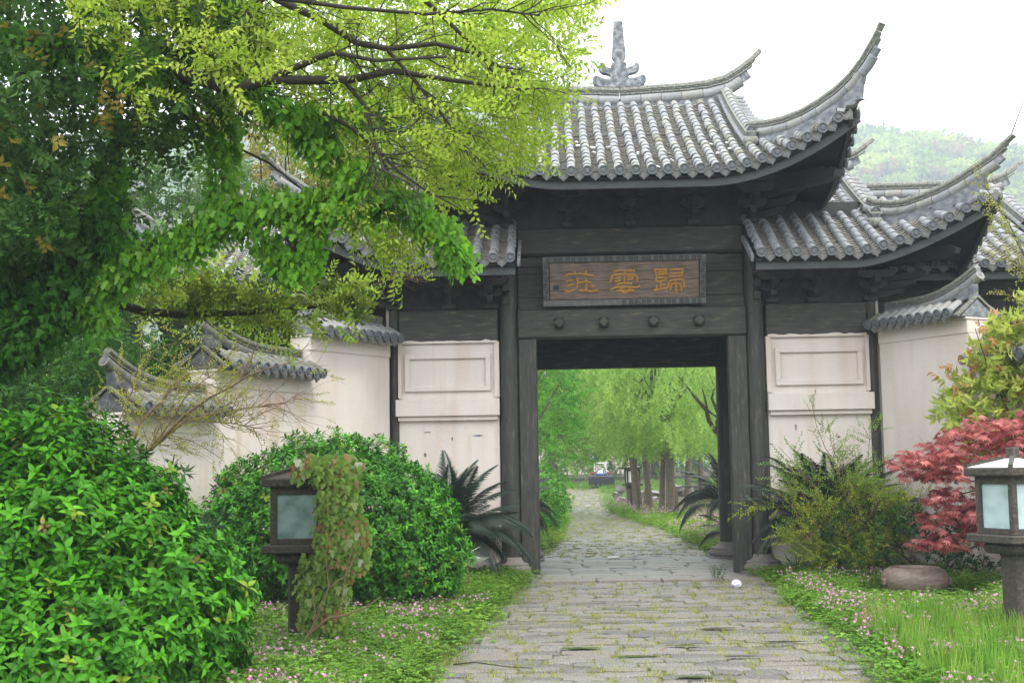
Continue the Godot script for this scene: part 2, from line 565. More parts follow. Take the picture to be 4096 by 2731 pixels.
# an upright strip hanging below a path
func curtain(m: MB, pts: Array, hw: float, lo: float, hi: float):
	var r := []
	for i in pts.size():
		var t: Vector3 = pts[mini(i + 1, pts.size() - 1)] - pts[maxi(i - 1, 0)]
		t.y = 0.0
		var sd := perp(t.normalized()) * hw
		r.append([pts[i] - sd + Vector3(0, lo, 0), pts[i] + sd + Vector3(0, lo, 0), pts[i] + sd + Vector3(0, hi, 0), pts[i] - sd + Vector3(0, hi, 0)])
	for i in pts.size() - 1:
		for k in 4:
			var k2 := (k + 1) % 4
			m.quad(r[i][k], r[i][k2], r[i + 1][k2], r[i + 1][k], (r[i][k] + r[i][k2]) * 0.5 - (r[i][0] + r[i][2]) * 0.5)
	for e in [0, pts.size() - 1]:
		m.quad(r[e][0], r[e][1], r[e][2], r[e][3], (pts[0] - pts[1]) if e == 0 else (pts[e] - pts[e - 1]))

# the layered ridge: rendered wall, barrel roll, recess with a thin course, and a cap of curved tiles
func ridge(parent: Node, top: Array, depth: float, s := 1.0, ends := true):
	var len := run_len(top)
	var w := MB.new()
	curtain(w, cut(top, 0.0, len - 0.62 * s) if ends else top, 0.042 * s, -depth, -0.16 * s)
	sweep(w, cut(top, 0.0, len - 0.3 * s) if ends else top, rect(-0.034 * s, 0.034 * s, -0.21 * s, -0.03))
	if ends:   # a rounded scroll closes the render under the tip
		var e: Array = cut(top, len - 0.72 * s, len - 0.6 * s)
		var t: Vector3 = (e[-1] - e[0])
		t.y = 0
		t = t.normalized()
		var b := Basis(t, Vector3.UP, t.cross(Vector3.UP))
		extr(w, [Vector2(-0.08, -0.02), Vector2(0.03, 0.02), Vector2(0.075, -0.03), Vector2(0.08, -0.1), Vector2(0.04, -0.18), Vector2(0.015, -0.36), Vector2(0.05, -0.39), Vector2(-0.08, -0.39)].map(func(v): return v * s), 0.105 * s, Transform3D(b, e[-1] + Vector3(0, -0.17 * s, 0)))
	part("ridge_render", w, M.mottle, parent)
	var f := MB.new()
	sweep(f, cut(top, 0.0, len - 0.2 * s) if ends else top, rect(-0.055 * s, 0.055 * s, -0.108 * s, -0.09 * s))
	sweep(f, cut(top, 0.0, len - 0.14 * s) if ends else top, rect(-0.05 * s, 0.05 * s, -0.075 * s, -0.058 * s))
	part("ridge_course", f, M.cap, parent)
	var a := 0.0
	var i := 0
	while a < len - (0.42 * s if ends else 0.01):
		var b := minf(a + 0.26 * s, len - (0.42 * s if ends else 0.0))
		if b - a > 0.02:
			var r := MB.new()
			sweep(r, cut(top, a + 0.004, b - 0.004), ring(0.074 * s * (1.0 + 0.03 * (i % 2)), -0.178 * s, 10), true)
			part("ridge_roll_tile", r, M["tile%d" % ((i * 3 + 1) % 4)], parent)
		a += 0.26 * s
		i += 1
	a = 0.0
	while a < len - 0.01:
		var b := minf(a + 0.24 * s, len)
		var h := rf(-0.003, 0.003)
		var r := MB.new()
		sweep(r, cut(top, a + 0.003, b - 0.003), [Vector2(-0.062 * s, -0.055 * s), Vector2(0.062 * s, -0.055 * s), Vector2(0.055 * s, -0.02 * s), Vector2(0.03 * s, h), Vector2(-0.03 * s, h), Vector2(-0.055 * s, -0.02 * s)])
		part("ridge_cap_tile", r, M.cap, parent)
		a += 0.24 * s

# ---------- hip-and-gable roof ----------
# R: x0 xs xg xc  (start, start of lift, gable, corner)   ze dz zr zg  ye ka kb lift lexp
func eave_z(R: Dictionary, x: float) -> float:
	return R.ze + R.dz * pow(clampf((x - R.xs) / (R.xc - R.xs), 0.0, 1.2), 2.0)

func lift_at(R: Dictionary, u: float) -> float:
	return R.lift * pow(clampf(u, 0.0, 1.2), R.lexp)

func front_y(R: Dictionary, x: float, z: float) -> float:
	var s := maxf(eave_z(R, x) - z, -0.1)
	return R.ye + R.ka * s + R.kb * s * s + lift_at(R, (x - R.xs) / (R.xc - R.xs)) * pow(maxf(0.0, 1.0 - s / 3.0), 1.5)

func hip_z(R: Dictionary, x: float) -> float:
	return R.zg + (R.ze + R.dz - R.zg) * (x - R.xg) / (R.xc - R.xg)

func side_y(R: Dictionary, x: float, z: float) -> float:
	var zc: float = R.ze + R.dz
	var s := maxf(R.xc - x, -0.1)
	var u = (z - (zc - (R.xc - R.xs))) / (R.xc - R.xs)
	return R.ye + R.ka * s * 1.08 + R.kb * s * s + lift_at(R, u) * pow(maxf(0.0, 1.0 - s / 3.0), 1.5)

func build_roof(owner_thing: Node3D, called: String, R: Dictionary, sx: float, both: bool, key: String, hip: Array, chui_end: float) -> Node3D:
	var signs := [1.0, -1.0] if both else [sx]
	# deck: sheathing under the tiles
	var deck := MB.new()
	deck.smooth(true)
	var nx := 26
	for g: float in signs:
		var x_from: float = 0.0 if both else R.x0
		for i in nx:
			var xa: float = lerpf(x_from, R.xc, float(i) / nx)
			var xb: float = lerpf(x_from, R.xc, float(i + 1) / nx)
			for j in 8:
				var p := []
				for q in [[xa, j], [xb, j], [xb, j + 1], [xa, j + 1]]:
					var x: float = q[0]
					var z1: float = eave_z(R, x) - 0.03
					var z0: float = R.zr if x <= R.xg else maxf(R.zr, minf(hip_z(R, x), z1))
					var z := lerpf(z1, z0, q[1] / 8.0)
					p.append(Vector3(x * g, front_y(R, x, z) - 0.035, z))
				deck.quad(p[0], p[1], p[2], p[3], Vector3.UP)
				var d := Vector3(0, -0.075, 0)
				deck.quad(p[0] + d, p[1] + d, p[2] + d, p[3] + d, Vector3.DOWN)
				# the rear slope mirrors the front one
				var zz: float = 2.0 * R.zr
				var rr := []
				for v in p:
					rr.append(Vector3(v.x, v.y, zz - v.z))
				deck.quad(rr[0], rr[1], rr[2], rr[3], Vector3.UP)
				deck.quad(rr[0] + d, rr[1] + d, rr[2] + d, rr[3] + d, Vector3.DOWN)
		# side slope
		var zc: float = R.ze + R.dz
		var zb: float = 2.0 * R.zr - zc
		for i in 24:
			for j in 4:
				var p := []
				for q in [[i, j], [i + 1, j], [i + 1, j + 1], [i, j + 1]]:
					var z: float = lerpf(zc, zb, q[0] / 24.0)
					var zf: float = z if z > R.zr else 2.0 * R.zr - z
					var xin: float = R.xg - 0.12
					if zf > R.zg:
						xin = R.xg + (R.xc - R.xg) * (zf - R.zg) / (zc - R.zg)
					var x: float = lerpf(R.xc - 0.03, minf(xin, R.xc - 0.03), q[1] / 4.0)
					p.append(Vector3(x * g, side_y(R, x, zf) - 0.035, z))
				deck.quad(p[0], p[1], p[2], p[3], Vector3.UP)
				var d := Vector3(0, -0.075, 0)
				deck.quad(p[0] + d, p[1] + d, p[2] + d, p[3] + d, Vector3.DOWN)
	var roof := part(called, deck, M.wood_dark, owner_thing)
	var stash := new_stash()
	var sp: float = R.sp
	for g: float in signs:
		# front columns
		var cols: Array = []
		var x: float = 0.0 if both else R.x0 + 0.06
		while x < R.xc - 0.08:
			cols.append(x)
			x += sp if x < R.xs else sp * 0.92
		for k in cols.size():
			for pan in [false, true]:
				var cx: float = cols[k] + (sp * 0.5 if pan else 0.0)
				if cx > R.xc - 0.06 or (both and g < 0 and cx < 0.01):
					continue
				var z1: float = eave_z(R, cx)
				var z0: float = R.zr + 0.04 if cx <= R.xg + 0.05 else maxf(hip_z(R, cx) + 0.02, R.zr)
				if z1 - z0 < 0.1: z0 = z1 - 0.1
				var line := []
				var nn := maxi(2, int((z1 - z0) / 0.12))
				for i in nn + 1:
					var z := lerpf(z1, z0, float(i) / nn)
					line.append(Vector3(cx * g, front_y(R, cx, z), z))
				var e := 0.05
				var acr := Vector3(2.0 * e, (front_y(R, cx + e, z1 - 0.2) - front_y(R, cx - e, z1 - 0.2)) * g, (eave_z(R, cx + e) - eave_z(R, cx - e)) * g)
				tile_column(roof, line, acr, key, stash, pan)
		# side columns
		var zc: float = R.ze + R.dz
		var z := zc - 0.16
		while z > 2.0 * R.zr - zc + 0.1:
			for pan in [false, true]:
				var cz := z + (sp * 0.5 if pan else 0.0)
				var zf: float = cz if cz > R.zr else 2.0 * R.zr - cz
				if zf > zc - 0.05:
					continue
				var xin: float = R.xg + 0.05
				if zf > R.zg:
					xin = R.xg + (R.xc - R.xg) * (zf - R.zg) / (zc - R.zg) + 0.02
				if R.xc - xin < 0.1: xin = R.xc - 0.1
				var line := []
				for i in 7:
					var xx: float = lerpf(R.xc, xin, i / 6.0)
					line.append(Vector3(xx * g, side_y(R, xx, zf), cz))
				tile_column(roof, line, Vector3(0, 0, -g), key + "x", stash, pan)
			z -= sp * 0.95
		# curved eave board under the drip tiles, front and side
		var fb := MB.new()
		var ep := []
		var xs0: float = 0.0 if both else R.x0
		for i in 25:
			var xx: float = lerpf(xs0, R.xc - 0.04, i / 24.0)
			ep.append(Vector3(xx * g, front_y(R, xx, eave_z(R, xx)) - 0.03, eave_z(R, xx) - 0.1))
		sweep(fb, ep, rect(-0.025, 0.025, -0.17, -0.01))
		var sp2 := []
		for i in 25:
			var zz: float = lerpf(zc - 0.06, 2.0 * R.zr - zc + 0.06, i / 24.0)
			var zf: float = zz if zz > R.zr else 2.0 * R.zr - zz
			sp2.append(Vector3((R.xc - 0.09) * g, side_y(R, R.xc, zf) - 0.03, zz))
		sweep(fb, sp2, rect(-0.025, 0.025, -0.15, -0.01))
		part("eave_board", fb, M.board, roof)
		# rafters under the front eave, fanning out at the corner
		var rx: float = xs0 + 0.12
		while rx < R.xc - 0.1:
			var inner := minf(rx, R.xg - 0.1 + (rx - R.xg) * 0.25) if rx > R.xg else rx
			var rp := []
			for i in 6:
				var t := i / 5.0
				var xx: float = lerpf(rx, inner, t)
				var z1: float = eave_z(R, rx) - 0.12
				var zz: float = lerpf(z1, minf(R.zg * 0.3 - 0.3, z1 - 1.0), t)
				var sy := front_y(R, xx, zz)
				if xx > R.xg and zz < hip_z(R, xx):
					sy = side_y(R, xx, zz)
				rp.append(Vector3(xx * g, sy - 0.15, zz))
			var rm := MB.new()
			sweep(rm, rp, rect(-0.035, 0.035, -0.045, 0.035))
			part("rafter", rm, M.wood_dark, roof)
			rx += 0.27
		# gable descending ridge
		var cp := []
		for i in 13:
			var zz: float = lerpf(R.zr - 0.02, chui_end, i / 12.0)
			cp.append(Vector3(R.xg * g, front_y(R, R.xg, zz), zz))
		var cw := MB.new()
		sweep(cw, cp, rect(-0.06, 0.06, -0.05, 0.16))
		part("ridge_render", cw, M.mottle, roof)
		var cl := MB.new()
		sweep(cl, cp, rect(-0.085, 0.085, 0.16, 0.18))
		sweep(cl, cp, rect(0.03 * g, 0.085 * g, 0.10, 0.115))
		part("ridge_course", cl, M.cap, roof)
		var rl := shift(cp, Vector3(-0.085 * g, 0.05, 0.0))
		var rlen := run_len(rl)
		var q := 0.0
		while q < rlen - 0.05:
			var rm := MB.new()
			sweep(rm, cut(rl, q + 0.004, minf(q + 0.24, rlen + 0.0) - 0.004), ring(0.042, 0.0, 8), true)
			part("ridge_roll_tile", rm, M["tile%d" % rng.randi_range(0, 3)], roof)
			q += 0.24
		var drum := MB.new()   # rounded stop at the foot of the roll
		var dc: Vector3 = rl[-1] + Vector3(0.06 * g, -0.02, 0.07)
		tube(drum, [dc + Vector3(-0.1, 0, 0), dc + Vector3(-0.085, 0, 0), dc + Vector3(0.085, 0, 0), dc + Vector3(0.1, 0, 0)], [0.045, 0.068, 0.068, 0.045], 12)
		part("ridge_stop", drum, M.cap, roof)
		var up := shift(cp, Vector3(0, 0.185, 0.0))
		up.reverse()
		var st := even(up, 0.21)
		for i in st.size() - 1:
			var xf := frame(st[i], st[i] - st[i + 1], Vector3.RIGHT)
			put("cover_tile", L.cover, M["tile%d" % rng.randi_range(0, 3)], roof, xf.scaled_local(Vector3(1.05, 1.05, 1)))
		put("eave_disc", L.disc, M.disc, roof, frame(st[0] + Vector3(0, 0.01, 0.015), Vector3(0, -0.1, 1), Vector3.RIGHT))
		# short tiles laid outward over the gable
		var zt: float = chui_end - 0.25
		while zt > R.zr:
			var pz := Vector3((R.xg + 0.06) * g, front_y(R, R.xg, zt) + 0.1, zt)
			put("gable_tile", L.cover, M.tile3, roof, frame(pz + Vector3(0.2 * g, -0.05, 0), Vector3(g, -0.2, 0), Vector3(0, 0, -g)))
			zt -= 0.19
		# gable board
		var gp := []
		for i in 9:
			var zz: float = lerpf(R.zg, R.zr, i / 8.0)
			gp.append(Vector2(zz, front_y(R, R.xg, zz) + 0.02))
		for i in range(7, -1, -1):
			var zz: float = lerpf(R.zg, R.zr, i / 8.0)
			gp.append(Vector2(2.0 * R.zr - zz, front_y(R, R.xg, zz) + 0.02))
		var gb := MB.new()
		extr(gb, gp, 0.05, Transform3D(Basis(Vector3(0, 0, 1), Vector3.UP, Vector3(-1, 0, 0)), Vector3((R.xg + 0.04) * g, 0, 0)))
		part("gable_board", gb, M.board, roof)
		# hip ridge with its long upturned tip
		var hp := []
		for v in hip:
			hp.append(Vector3(v[0] * g, v[1], v[2]))
		ridge(roof, hp, 0.5, 0.92)
	empty_stash(roof, stash)
	return roof

# ---------- the gatehouse ----------
func bracket_mesh(diag: bool) -> MB:
	var m := MB.new()
	box(m, Vector3(0, 0.05, 0.02), Vector3(0.2, 0.1, 0.22), Basis(), 0.02)
	for k in 2:
		var y := 0.13 + 0.16 * k
		var reach := 0.36 + 0.32 * k
		# forward arm with a beak
		extr(m, [Vector2(-0.1, -0.06), Vector2(reach - 0.14, -0.06), Vector2(reach, -0.01), Vector2(reach - 0.02, 0.07), Vector2(-0.1, 0.07)], 0.085, Transform3D(Basis(Vector3(0, 0, 1), Vector3.UP, Vector3(-1, 0, 0)), Vector3(0, y, 0)))
		box(m, Vector3(0, y + 0.09, reach - 0.09), Vector3(0.12, 0.06, 0.12), Basis(), 0.015)
		# cross arm with rounded ends
		var w := 0.2 + 0.06 * k
		extr(m, [Vector2(-w, 0.0), Vector2(-w + 0.05, -0.05), Vector2(-w + 0.12, -0.065), Vector2(w - 0.12, -0.065), Vector2(w - 0.05, -0.05), Vector2(w, 0.0), Vector2(w, 0.065), Vector2(-w, 0.065)], 0.08, Transform3D(Basis(), Vector3(0, y + 0.13, reach - 0.1)))
		for s in [-1.0, 1.0]:
			box(m, Vector3(s * (w - 0.05), y + 0.225, reach - 0.1), Vector3(0.1, 0.06, 0.11), Basis(), 0.015)
	if diag:
		for k in 3:
			var y := 0.1 + 0.14 * k
			var reach := 0.5 + 0.2 * k
			extr(m, [Vector2(0, -0.05), Vector2(reach - 0.2, -0.05), Vector2(reach, 0.0), Vector2(reach + 0.05, 0.07), Vector2(0, 0.06)], 0.1, Transform3D(Basis(Vector3(0.75, 0, 0.66), Vector3.UP, Vector3(-0.66, 0, 0.75)), Vector3(0, y, 0)))
	return m

func stroke(m: MB, pts: Array, w: float):
	# a brush stroke in plaque drawing units, raised and rounded
	var sc := 1.0 / 833.0
	var p3 := []
	for p in pts:
		var dx: float = p[0] - 1160.0
		var dy: float = p[1] - 510.0 + dx * 0.019
		p3.append(Vector3(dx * sc, -dy * sc, 0))
	var pp := even(p3, 0.02)
	if pp[-1].distance_to(p3[-1]) > 0.004: pp.append(p3[-1])
	var n := pp.size()
	var rows := []
	for i in n:
		var t: Vector3 = (pp[mini(i + 1, n - 1)] - pp[maxi(i - 1, 0)]).normalized()
		var s := Vector3(-t.y, t.x, 0)
		var f := 0.86 + 0.22 * absf(2.0 * i / maxf(n - 1, 1) - 1.0)
		rows.append([pp[i] - s * w * f, pp[i] - s * w * 0.55 * f + Vector3(0, 0, 0.013), pp[i] + s * w * 0.55 * f + Vector3(0, 0, 0.013), pp[i] + s * w * f])
	m.smooth(true)
	for i in n - 1:
		for k in 3:
			m.quad(rows[i][k], rows[i + 1][k], rows[i + 1][k + 1], rows[i][k + 1], Vector3(0, 0, 1))
	for e in [0, n - 1]:
		var t: Vector3 = (pp[0] - pp[mini(1, n - 1)]) if e == 0 else (pp[n - 1] - pp[n - 2])
		var tip: Vector3 = pp[e] + t.normalized() * w * 0.7
		for k in 3:
			m.tri(rows[e][k], rows[e][k + 1], tip, Vector3(0, 0, 1) + t.normalized())
	m.smooth(false)

func make_plaque():
	var t := thing("name_plaque", "brown wooden name board with three gilt characters and a grey key-pattern border", "sign", Vector3(-0.1, 3.8, 0.1))
	var hold := Node3D.new()   # everything is built upright about the centre and then leaned forward
	var lean := Transform3D(Basis(Vector3.RIGHT, 0.26), Vector3(0, 0.37, 0.16))
	hold.free()
	for k in 4:
		var b := MB.new()
		box(b, Vector3(0, 0.199 - 0.1325 * k, 0), Vector3(2.12, 0.129, 0.05), Basis(), 0.004)
		put("plank", b.mesh(), M.plaque, t, lean)
	var z := 0.012
	for s in [-1.0, 1.0]:
		var f := MB.new()
		box(f, Vector3(0, s * 0.312, z), Vector3(2.32, 0.085, 0.07), Basis(), 0.006)
		put("frame_rail", f.mesh(), M.frame, t, lean)
		var g := MB.new()
		box(g, Vector3(s * 1.115, 0, z), Vector3(0.085, 0.536, 0.068), Basis(), 0.006)
		put("frame_stile", g.mesh(), M.frame, t, lean)
	# key fret cut into the border
	var fm := MB.new()
	var fz := z + 0.0365
	var key := [[0, 0, 1, 0], [0, 0, 0, 1], [0, 1, 0.72, 1], [0.72, 0.42, 0.72, 1], [0.36, 0.42, 0.72, 0.42], [0.36, 0.42, 0.36, 0.7]]
	var spots := []
	for i in 25:
		spots.append([-1.10 + i * 0.0893, 0.283, 1.0 if i % 2 == 0 else -1.0, 0.0])
		if i > 11:
			spots.append([-1.10 + i * 0.0893, -0.34, 1.0 if i % 2 == 0 else -1.0, 0.0])
	for i in 6:
		for s in [-1.0, 1.0]:
			spots.append([s * 1.115 - 0.028, -0.255 + i * 0.088, 1.0 if i % 2 == 0 else -1.0, 1.0])
	for q in spots:
		for kseg in key:
			var sz := 0.056
			var x0: float = kseg[0] * sz
			var x1: float = kseg[2] * sz
			if q[2] < 0:
				x0 = sz - x0
				x1 = sz - x1
			var y0: float = kseg[1] * sz
			var y1: float = kseg[3] * sz
			if q[3] > 0.5 and q[2] < 0:
				y0 = sz - y0
				y1 = sz - y1
			box(fm, Vector3(q[0] + (x0 + x1) * 0.5, q[1] + (y0 + y1) * 0.5, fz), Vector3(absf(x1 - x0) + 0.011, absf(y1 - y0) + 0.011, 0.006))
	put("key_fret", fm.mesh(), M.fret, t, lean)
	var knot := MB.new()
	box(knot, Vector3(-0.97, -0.085, 0.026), Vector3(0.08, 0.07, 0.006))
	put("square_patch", knot.mesh(), M.fret, t, lean)
	var face := lean * Transform3D(Basis(), Vector3(0, 0, 0.026))
	var glyphs := [
		[[[465, 462], [500, 436], [640, 434], [800, 456]], [[573, 402], [576, 440]], [[714, 398], [707, 438]], [[470, 533], [500, 513], [550, 506]], [[465, 587], [510, 570], [560, 560]], [[604, 482], [605, 575], [572, 622], [505, 645], [455, 634]], [[607, 542], [690, 526], [768, 534]], [[712, 490], [713, 570], [708, 622]], [[625, 634], [700, 626], [765, 644], [845, 630]], [[760, 575], [800, 582]]],
		[[[1035, 412], [1070, 394], [1180, 393], [1285, 396]], [[1001, 535], [1006, 482], [1032, 448], [1120, 440], [1250, 441], [1303, 452], [1320, 482], [1315, 528]], [[1166, 396], [1163, 530]], [[1057, 492], [1115, 474]], [[1050, 524], [1115, 511]], [[1205, 467], [1266, 468]], [[1205, 500], [1262, 499]], [[1072, 562], [1110, 547], [1200, 544], [1255, 553]], [[1000, 622], [1060, 593], [1200, 588], [1300, 596], [1346, 578]], [[1158, 595], [1112, 622], [1070, 641]], [[1070, 641], [1150, 633], [1275, 636]], [[1215, 610], [1270, 630]], [[1128, 644], [1178, 664], [1205, 645]]],
		[[[1515, 378], [1560, 386], [1660, 384]], [[1532, 388], [1546, 470], [1530, 518]], [[1660, 386], [1654, 438], [1565, 446]], [[1565, 416], [1640, 414]], [[1552, 480], [1648, 478], [1656, 508], [1545, 528]], [[1542, 570], [1546, 612], [1508, 636]], [[1592, 528], [1592, 616]], [[1594, 568], [1650, 563]], [[1505, 640], [1600, 613], [1672, 604]], [[1712, 398], [1742, 380], [1858, 380], [1836, 460], [1700, 468]], [[1712, 430], [1842, 424]], [[1680, 602], [1690, 532], [1722, 508], [1840, 500], [1868, 516], [1870, 604]], [[1706, 622], [1716, 560], [1760, 546], [1815, 552], [1836, 578], [1834, 640]], [[1770, 508], [1774, 656]]]]
	for gl in glyphs:
		var cm := MB.new()
		for s in gl:
			stroke(cm, s, 0.0155)
		put("gilt_character", cm.mesh(), M.gold, t, face)

func make_gate():
	var G := thing("gatehouse", "dark timber gatehouse with pale plaster bays and upswept grey tiled roofs", "gate", Vector3.ZERO)
	# --- columns on carved stone drums
	for spot in [[-1.76, 0.0, 5.0], [1.76, 0.0, 5.0], [-1.72, -3.0, 4.6], [1.72, -3.0, 4.6], [-3.43, -0.05, 4.25], [3.43, -0.05, 4.25], [-3.43, -3.0, 4.2], [3.43, -3.0, 4.2]]:
		var r := 0.134 if absf(spot[0]) < 2.0 else 0.08
		if spot[1] < -1.0: r = 0.17
		var m := MB.new()
		tube(m, [Vector3(0, 0.2, 0), Vector3(0, 1.2, 0), Vector3(0, spot[2] - 0.3, 0), Vector3(0, spot[2], 0)], [r * 1.06, r * 1.04, r * 0.97, r * 0.9], 20)
		var col := put("column", m.mesh(), M.wood_v, G, Transform3D(Basis(), Vector3(spot[0], 0, spot[1])))
		var b := MB.new()
		var w := r / 0.134
		lathe(b, Vector3.ZERO, [Vector2(0.0, 0.05), Vector2(0.27 * w, 0.05), Vector2(0.285 * w, 0.08), Vector2(0.28 * w, 0.12), Vector2(0.25 * w, 0.155), Vector2(0.245 * w, 0.165), Vector2(0.255 * w, 0.175), Vector2(0.245 * w, 0.185), Vector2(0.19 * w, 0.205), Vector2(0.158 * w, 0.25), Vector2(0.15 * w, 0.275), Vector2(0.0, 0.275)], 48, 0.035, 16)
		box(b, Vector3(0, 0.0, 0), Vector3(0.6 * w, 0.1, 0.6 * w), Basis(), 0.01)
		put("column_base", b.mesh(), M.granite, col)
	# --- door frame
	for s in [-1.0, 1.0]:
		var j := MB.new()
		box(j, Vector3(s * 1.497, 1.685, 0.0), Vector3(0.262, 3.37, 0.2), Basis(), 0.012)
		part("door_jamb", j, M.wood_v, G)
	var lin := MB.new()
	box(lin, Vector3(0, 3.585, 0.0), Vector3(3.27, 0.42, 0.26), Basis(), 0.02)
	var ln := part("lintel", lin, M.wood_h, G)
	for x in [-1.035, -0.4, 0.305, 0.96]:
		var k := MB.new()   # square peg whose face is turned a quarter
		var h := 0.068
		var a := [Vector3(-h, -h, 0), Vector3(h, -h, 0), Vector3(h, h, 0), Vector3(-h, h, 0)]
		for i in 4:
			var p: Vector3 = a[i]
			var q: Vector3 = a[(i + 1) % 4]
			var z := Vector3(0, 0, 0.07)
			var f := Vector3(0, 0, 0.13)
			k.quad(p, q, q + z, p + z, p + q)
			var mid := (p + q) * 0.5 * 1.02 + f
			k.tri(p + z, q + z, mid, p + q)
			var q2: Vector3 = a[(i + 2) % 4]
			var mid2 := (q + q2) * 0.5 * 1.02 + f
			k.tri(q + z, mid, mid2, q + Vector3(0, 0, 0.1))
			k.tri(mid, mid2, f, Vector3(0, 0, 1))
		put("lintel_peg", k.mesh(), M.wood_v, ln, Transform3D(Basis(Vector3(0, 0, 1), rf(-0.08, 0.08)), Vector3(x, 3.585, 0.13)))
	# boards behind the plaque
	for r in [[3.8, 3.965], [3.969, 4.31], [4.314, 4.42], [4.424, 4.56]]:
		var p := MB.new()
		box(p, Vector3(0, (r[0] + r[1]) * 0.5, -0.02), Vector3(3.24, r[1] - r[0], 0.08), Basis(), 0.004)
		part("board", p, M.wood_h, G)
	var bm := MB.new()
	box(bm, Vector3(0, 4.775, 0.01), Vector3(3.27, 0.4, 0.22), Basis(), 0.03)
	part("tie_beam", bm, M.wood_h, G)
	for r in [[4.98, 5.4], [5.404, 5.9], [5.904, 6.35]]:
		var p := MB.new()
		box(p, Vector3(0, (r[0] + r[1]) * 0.5, -0.04), Vector3(3.5, r[1] - r[0], 0.05))
		part("board", p, M.wood_dark, G)
	# brackets under the main eave
	for x in [-1.76, -0.87, 0.03, 0.93, 1.76]:
		var b := bracket_mesh(absf(x) > 1.5)
		put("eave_bracket", b.mesh(), M.wood_dark, G, Transform3D(Basis(Vector3(1.0 if x < 1.5 and x > -1.5 else signf(x), 0, 0), Vector3.UP, Vector3(0, 0, 1)), Vector3(x, 4.98, 0.0)))
	for pz in [0.62, 0.3]:
		var p := MB.new()
		tube(p, [Vector3(-2.35, 5.56 if pz > 0.5 else 5.75, pz), Vector3(2.35, 5.56 if pz > 0.5 else 5.75, pz)], [0.07], 12)
		part("purlin", p, M.wood_dark, G)
	for s in [-1.0, 1.0]:
		# corner beams with carved heads
		var cb := MB.new()
		extr(cb, [Vector2(0, -0.1), Vector2(1.45, -0.1), Vector2(1.62, -0.06), Vector2(1.66, 0.02), Vector2(1.58, 0.08), Vector2(1.5, 0.05), Vector2(1.42, 0.11), Vector2(0, 0.13)], 0.16, Transform3D(Basis(Vector3(s * 0.62, 0.0, 0.78).normalized(), Vector3.UP, Vector3(-0.78, 0, s * 0.62).normalized() * s), Vector3(s * 1.72, 5.42, 0.1)))
		part("corner_beam", cb, M.wood_dark, G)
		var cb2 := MB.new()
		extr(cb2, [Vector2(0, -0.09), Vector2(1.2, -0.09), Vector2(1.4, -0.04), Vector2(1.43, 0.03), Vector2(1.3, 0.09), Vector2(0, 0.11)], 0.13, Transform3D(Basis(Vector3(s * 0.7, 0.0, 0.72).normalized(), Vector3.UP, Vector3(-0.72, 0, s * 0.7).normalized() * s), Vector3(s * 3.4, 4.38, 0.0)))
		part("corner_beam", cb2, M.wood_dark, G)
		# --- side bay: plaster wall, moulded panel and ledge
		var wl := MB.new()
		box(wl, Vector3(s * 2.64, 1.67, -0.16), Vector3(1.44, 3.36, 0.34), Basis(), 0.0)
		var wall := part("plaster_wall", wl, M.plaster, G)
		for q in [[1.945, 0.07], [3.345, 0.05]]:
			var pl := MB.new()
			box(pl, Vector3(s * q[0], 2.95, -0.03), Vector3(q[1], 0.8, 0.16))
			part("reveal", pl, M.plaster, wall)
		var f := 0.056
		for e in [[2.655, 3.146, 1.238, 0.073], [2.655, 2.679, 1.238, 0.073], [2.073, 2.9125, 0.074, 0.394], [3.237, 2.9125, 0.074, 0.394]]:
			var fm := MB.new()
			box(fm, Vector3(s * e[0], e[1], 0.034), Vector3(e[2], e[3], f), Basis(), 0.006)
			part("panel_frame", fm, M.plaster, wall)
		var ld := MB.new()
		box(ld, Vector3(s * 2.655, 2.405, 0.05), Vector3(1.49, 0.24, 0.17), Basis(), 0.006)
		part("ledge", ld, M.plaster, wall)
		var ld2 := MB.new()
		box(ld2, Vector3(s * 2.655, 2.252, 0.03), Vector3(1.43, 0.062, 0.11), Basis(), 0.004)
		part("ledge", ld2, M.plaster, wall)
		# flaked patches where the paint has come away
		for e in ([[2.95, 2.06, 0.13, 0.022], [2.22, 2.0, 0.2, 0.026], [2.99, 1.73, 0.045, 0.08], [2.6, 1.96, 0.03, 0.06]] if s < 0 else [[2.3, 2.05, 0.03, 0.12], [2.9, 1.9, 0.05, 0.04]]):
			var fk := MB.new()
			var poly := []
			for i in 9:
				var a := TAU * i / 9.0
				poly.append(Vector2(cos(a) * e[2] * 0.5 * rf(0.6, 1.1), sin(a) * e[3] * 0.5 * rf(0.6, 1.1)))
			extr(fk, poly, 0.006, Transform3D(Basis(), Vector3(s * e[0], e[1], 0.0115)))
			part("flaked_patch", fk, M.mottle, wall)
		# torn upper edge of the plaster
		var tp := [Vector2(-0.7, -0.02)]
		for i in 19:
			tp.append(Vector2(-0.7 + 1.4 * i / 18.0, rf(0.005, 0.035)))
		tp.append(Vector2(0.7, -0.02))
		var te := MB.new()
		extr(te, tp, 0.02, Transform3D(Basis(), Vector3(s * 2.64, 3.352, 0.055)))
		part("plaster_edge", te, M.plaster, wall)
		# beam, recess boards and bracket over the bay
		var sb := MB.new()
		box(sb, Vector3(s * 2.64, 3.59, -0.02), Vector3(1.44, 0.46, 0.12), Basis(), 0.015)
		part("side_beam", sb, M.wood_h, G)
		for r in [[3.824, 4.2], [4.204, 4.7], [4.704, 5.3]]:
			var p := MB.new()
			box(p, Vector3(s * 2.62, (r[0] + r[1]) * 0.5, -0.1), Vector3(1.6, r[1] - r[0], 0.05))
			part("board", p, M.wood_dark, G)
